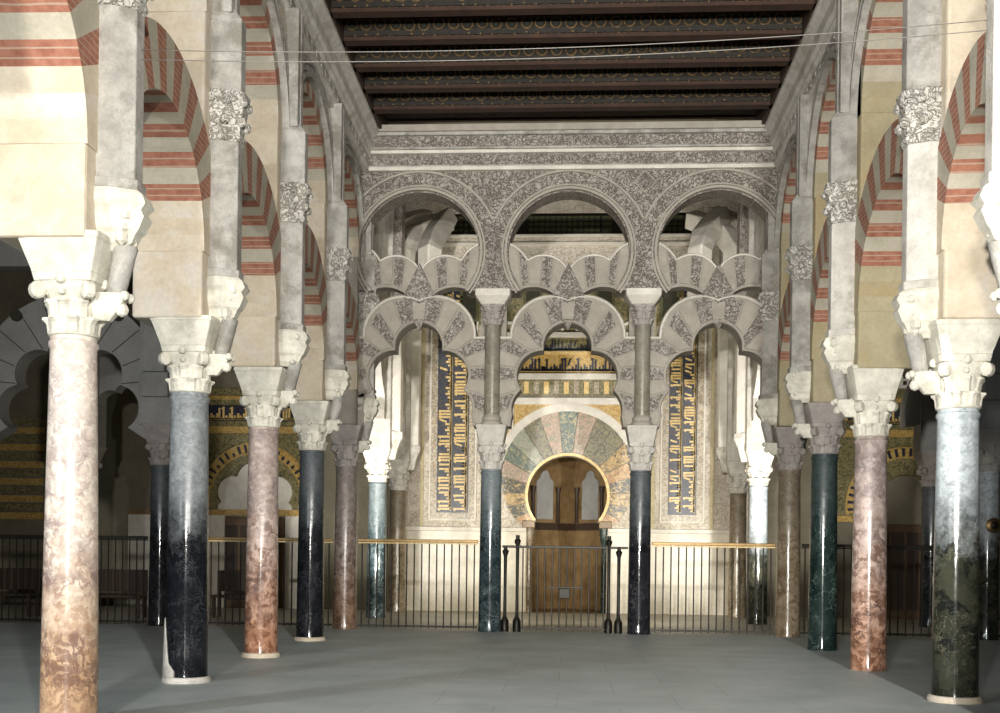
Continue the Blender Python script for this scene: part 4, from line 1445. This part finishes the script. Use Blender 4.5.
# ------------------------------------------------------------------ aisles to both sides
for s, nm2 in ((-1, 'left'), (1, 'right')):
    cxx = s * 7.5
    column(cxx, YF, S_['black_d'] if s < 0 else S_['blue'], M['capital_d'] if s < 0 else m_stone('aisle_capital', (0.30, 0.28, 0.25), (0.42, 0.40, 0.36), 6, 0.5, 0.7), ['dark aisle column behind the left row, seen between the first two columns', 'bluish aisle column at the right edge'][s > 0], 'aisle columns', rb=0.2, rt=0.18, sh=2.97, rtop=0.23, itop=0.29)
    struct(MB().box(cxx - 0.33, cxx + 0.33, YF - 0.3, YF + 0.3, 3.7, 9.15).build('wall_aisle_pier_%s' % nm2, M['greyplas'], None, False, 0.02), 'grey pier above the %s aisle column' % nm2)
    t = thing('aisle_capital_bracket', 'stepped stone bracket on the grey pier of the %s aisle' % nm2, 'bracket', (cxx, YF - 0.3, 4.2))
    MB().box(-0.25, 0.25, -0.12, 0, 0, 0.45).build('bracket_block', M['greyplas'], t, False, 0.02)
    MB().box(-0.2, 0.2, -0.18, 0, 0.45, 2.4).build('bracket_strip', M['greyplas'], t, False, 0.02)
    # plain high arch next to the nave
    cx2 = s * 5.78
    poly = [(cx2 - 1.45, 3.75)] + arc(cx2, 5.0, 1.33, 0, 180, 30)[::-1] + [(cx2 + 1.45, 3.75), (cx2 + 1.45, 9.15), (cx2 - 1.45, 9.15)]
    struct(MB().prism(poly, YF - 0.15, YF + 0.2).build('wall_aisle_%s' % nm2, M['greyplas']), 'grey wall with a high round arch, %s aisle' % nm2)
    # outer lobed arch
    cx3 = s * 9.2
    t = thing('aisle_lobed_arch', 'grey plaster lobed arch with dark round studs, %s aisle' % nm2, 'arch', (cx3, YF, ZP(390)), 'lobed arches of the aisles')

    def fin(th):
        best = 0.3
        for (dx, dz, r) in ((0, 0.55, 0.42), (-0.58, 0.28, 0.44), (0.58, 0.28, 0.44), (-0.92, -0.35, 0.42), (0.92, -0.35, 0.42), (0, 0, 0.6)):
            e = ray_disc(dx, dz, r, th)
            if e:
                best = max(best, e)
        return best

    def fout(th):
        return 1.55 if abs(math.cos(th)) < 1e-3 else min(1.75, 1.5 / abs(math.cos(th)))
    m = MB()
    wedge(m, R(-32), R(212), fin, fout, -0.22, 0.2, 160)
    m.build('arch_ring', M['greyplas'], t)
    for q in range(13):
        th = R(-20 + 220 * (q + 0.5) / 13)
        pts = [((fin(th) + 0.03) * math.cos(th), -0.222, (fin(th) + 0.03) * math.sin(th)), ((fout(th) - 0.03) * math.cos(th), -0.222, (fout(th) - 0.03) * math.sin(th))]
        MB().tube(pts, 0.008, 4).build('joint_line', M['dark'], t)
    for dx in (-0.98, 0.95):
        MB().lathe([(0.0001, -0.1), (0.07, -0.07), (0.1, -0.01), (0.11, 0.05)], 12).build('stud', M['dark'], t, True).location = (dx, -0.24, 1.34)
        t.children[-1].rotation_euler = (PI / 2, 0, 0)
    struct(MB().box(cx3 - 1.6, cx3 + 1.6, YF - 0.1, YF + 0.2, ZP(390) + 2.3, 9.15).build('wall_aisle_top_%s' % nm2, M['greyplas']))
    # second line of dark columns and lobed arch behind
    for q, dx in enumerate((-0.85, 0.95)):
        xx = cx3 - 0.0 * s + dx - 0.6
        if s > 0 and q == 1:
            continue
        column(xx, 24.2, S_['black_d'], M['capital_d'], 'dim black column %s in the depth of the %s aisle' % (['farther out', 'nearer the nave'][(q == 1) == (s < 0)], nm2), 'dim aisle columns', sh=2.97)
        MB().box(xx - 0.3, xx + 0.3, 24.0, 24.5, 3.7, 8.9).build('wall_rear_pier_%s_%d' % (nm2, q + 1), M['greyplas'])
        struct(bpy.data.objects['wall_rear_pier_%s_%d' % (nm2, q + 1)])
    t = thing('rear_lobed_arch', 'dark lobed arch deeper in the %s aisle behind the studded arch' % nm2, 'arch', (cx3 - 0.55, 24.3, 4.5), 'rear lobed arches of the aisles')
    m = MB()
    wedge(m, R(-10), R(190), lambda th: fin(th) * 0.62, lambda th: 1.5, -0.2, 0.2, 100)
    m.build('arch_ring', M['greyplas'], t)

# portal walls at the back of the aisles
for s, nm2, cxp in ((-1, 'left', -7.9), (1, 'right', 8.32)):
    t = thing('aisle_portal', 'green and gold mosaic portal with a horseshoe arch, back of the %s aisle' % nm2, 'doorway', (cxp, YB, 0), 'aisle portals')
    hwp = 1.75
    MB().box(-hwp, hwp, -0.05, 0.02, 2.45, 5.6).build('mosaic_ground', M['greenmos'], t)
    band(0, 2.75, 1.18, 1.46, -8, 188, 0.09, 'gold_ring', M['gold'], t)
    o = None
    rnd = random.Random(4)
    m = MB()
    for q in range(26):
        a = R(-4 + 188 * q / 25)
        rr0, rr1 = 1.22, 1.22 + rnd.choice((0.10, 0.2, 0.2, 0.15))
        w_ = R(1.4)
        m.prism([(rr0 * math.cos(a - w_), 2.75 + rr0 * math.sin(a - w_)), (rr1 * math.cos(a - w_), 2.75 + rr1 * math.sin(a - w_)), (rr1 * math.cos(a + w_), 2.75 + rr1 * math.sin(a + w_)), (rr0 * math.cos(a + w_), 2.75 + rr0 * math.sin(a + w_))], -0.11, -0.08)
    m.build('ring_lettering', M['darktext'], t)
    for (z0, z1, mt) in ((4.45, 4.62, 'gold'), (4.75, 5.15, 'blue'), (5.3, 5.4, 'gold'), (2.35, 2.5, 'gold')):
        MB().box(-hwp, hwp, -0.08, 0.02, z0, z1).build('frieze_band', M[mt], t)
    o = kufic(3.4, 0.36, 17 + s).build('frieze_lettering', M['goldtext'], t)
    o.location = (-1.7, -0.08, 4.77)
    if s < 0:
        pp = [(-0.95, 2.5), (0.95, 2.5), (0.95, 2.6)] + arc(0.55, 2.95, 0.4, -40, 80, 10) + arc(0, 3.25, 0.46, 10, 170, 14) + arc(-0.55, 2.95, 0.4, 100, 220, 10) + [(-0.95, 2.6)]
    else:
        pp = [(-0.75, 2.3)] + [(0.75, 2.3)] + arc(0, 2.75, 0.75, 0, 180, 20)
    MB().prism(pp, -0.13, 0.02).build('tympanum', M['bandplain'] if s < 0 else M['shade_wall'], t)  # right tympanum takes the darkened tone, its shade is in the colour
    MB().box(-0.75, 0.75, -0.12, 0.02, 0, 2.30).build('door_leaf', M['door'], t, False, 0.02)
    for q in range(4):
        MB().box(-0.72 + q * 0.36, -0.42 + q * 0.36, -0.14, -0.11, 0.2, 2.1).build('door_panel', M['darkwood'], t, False, 0.01)
    for sg in (-1, 1):
        MB().box(*sorted((sg * 0.78, sg * 1.75)), -0.10, 0.02, 0, 2.35).build('side_slab', M['bandplain'] if s < 0 else M['shade_wall'], t, False, 0.01)  # right slabs also coloured dark for the aisle's shade
    # lattice window above
    w = struct(MB().box(cxp - 0.2, cxp + 0.95, YB - 0.1, YB, 5.65, 7.2).build('window_%d' % (6 if s < 0 else 7), M['bandplain']), 'pierced lattice window over the %s aisle portal' % nm2)
    m = MB()
    for a in range(7):
        for b in range(9):
            m.box(cxp - 0.12 + a * 0.15, cxp - 0.04 + a * 0.15, YB - 0.12, YB - 0.09, 5.72 + b * 0.16, 5.81 + b * 0.16)
    m.build('lattice_holes', M['dark'], w)
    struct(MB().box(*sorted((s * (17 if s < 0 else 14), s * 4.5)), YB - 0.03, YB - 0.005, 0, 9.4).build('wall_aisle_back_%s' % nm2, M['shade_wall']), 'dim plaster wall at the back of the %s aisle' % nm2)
t = thing('striped_wall_panel', 'greenish gold wall panel with horizontal stripes at the far left', 'panel', (-14.75, YB, 0))
for q in range(12):
    MB().box(-1.3, 1.3, -0.08, 0.0, 2.2 + q * 0.22, 2.2 + q * 0.22 + 0.17).build('stripe', M['greenmos'] if q % 2 else M['gold'], t)
struct(MB().box(-11.2, -9.75, YB - 0.12, YB, 2.35, 2.48).build('trim_ledge_aisle', M['niche']), 'brown ledge on the beige aisle wall')
struct(MB().box(-11.2, -9.72, YB - 0.08, YB - 0.03, 0, 2.35).build('wall_aisle_dado', M['bandplain']))

# dark benches behind the railing


def bench(x, y, w, label):
    t = thing('bench', label, 'bench', (x, y, 0), 'dark benches behind the railing')
    MB().box(-w / 2, w / 2, -0.22, 0.22, 0.42, 0.48).build('seat', M['darkwood'], t, False, 0.01)
    MB().box(-w / 2, w / 2, 0.18, 0.23, 0.55, 1.0).build('backrest', M['darkwood'], t, False, 0.01)
    for a in (-1, 1):
        for b in (-1, 1):
            MB().box(a * (w / 2 - 0.05) - 0.035, a * (w / 2 - 0.05) + 0.035, b * 0.19 - 0.03, b * 0.19 + 0.03, 0, 0.42 if b < 0 else 1.0).build('leg', M['darkwood'], t)


bench(-9.35, 22.6, 1.3, 'dark wooden bench behind the railing, just right of the nearest left column')
bench(-11.7, 22.6, 1.4, 'dark wooden bench behind the railing at the far left')
bench(-6.9, 23.5, 1.2, 'dark wooden bench behind the railing between the black and the pink column')

# thin cable pair slung across the nave
for k, dz in enumerate((0.0, -0.075)):
    pts = []
    xa, xb = -3.35, 3.42
    for i in range(41):
        u = i / 40
        pts.append((xa + (xb - xa) * u, 8.45, 5.22 + dz - 0.18 * 4 * u * (1 - u) * 0.6 + 0.14 * u))
    tag(MB().tube(pts, 0.0035, 5).build('cable', M['cable']), ['upper of the two thin cables slung across the nave', 'lower of the two thin cables slung across the nave'][k], 'cable', 'cables across the nave')
# small brass fitting on the aisle column at the right edge
t = thing('wall_fitting', 'small round brass fitting on the bluish aisle column at the right edge', 'fitting', (7.5, YF - 0.26, 2.02))
o = MB().lathe([(0.13, 0), (0.13, 0.03), (0.09, 0.05), (0.03, 0.06)], 20).build('brass_rim', M['brass'], t, True)
o.rotation_euler = (PI / 2, 0, 0)
o = MB().lathe([(0.07, 0), (0.07, 0.065), (0.02, 0.08)], 16).build('dark_centre', M['iron'], t, True)
o.rotation_euler = (PI / 2, 0, 0)
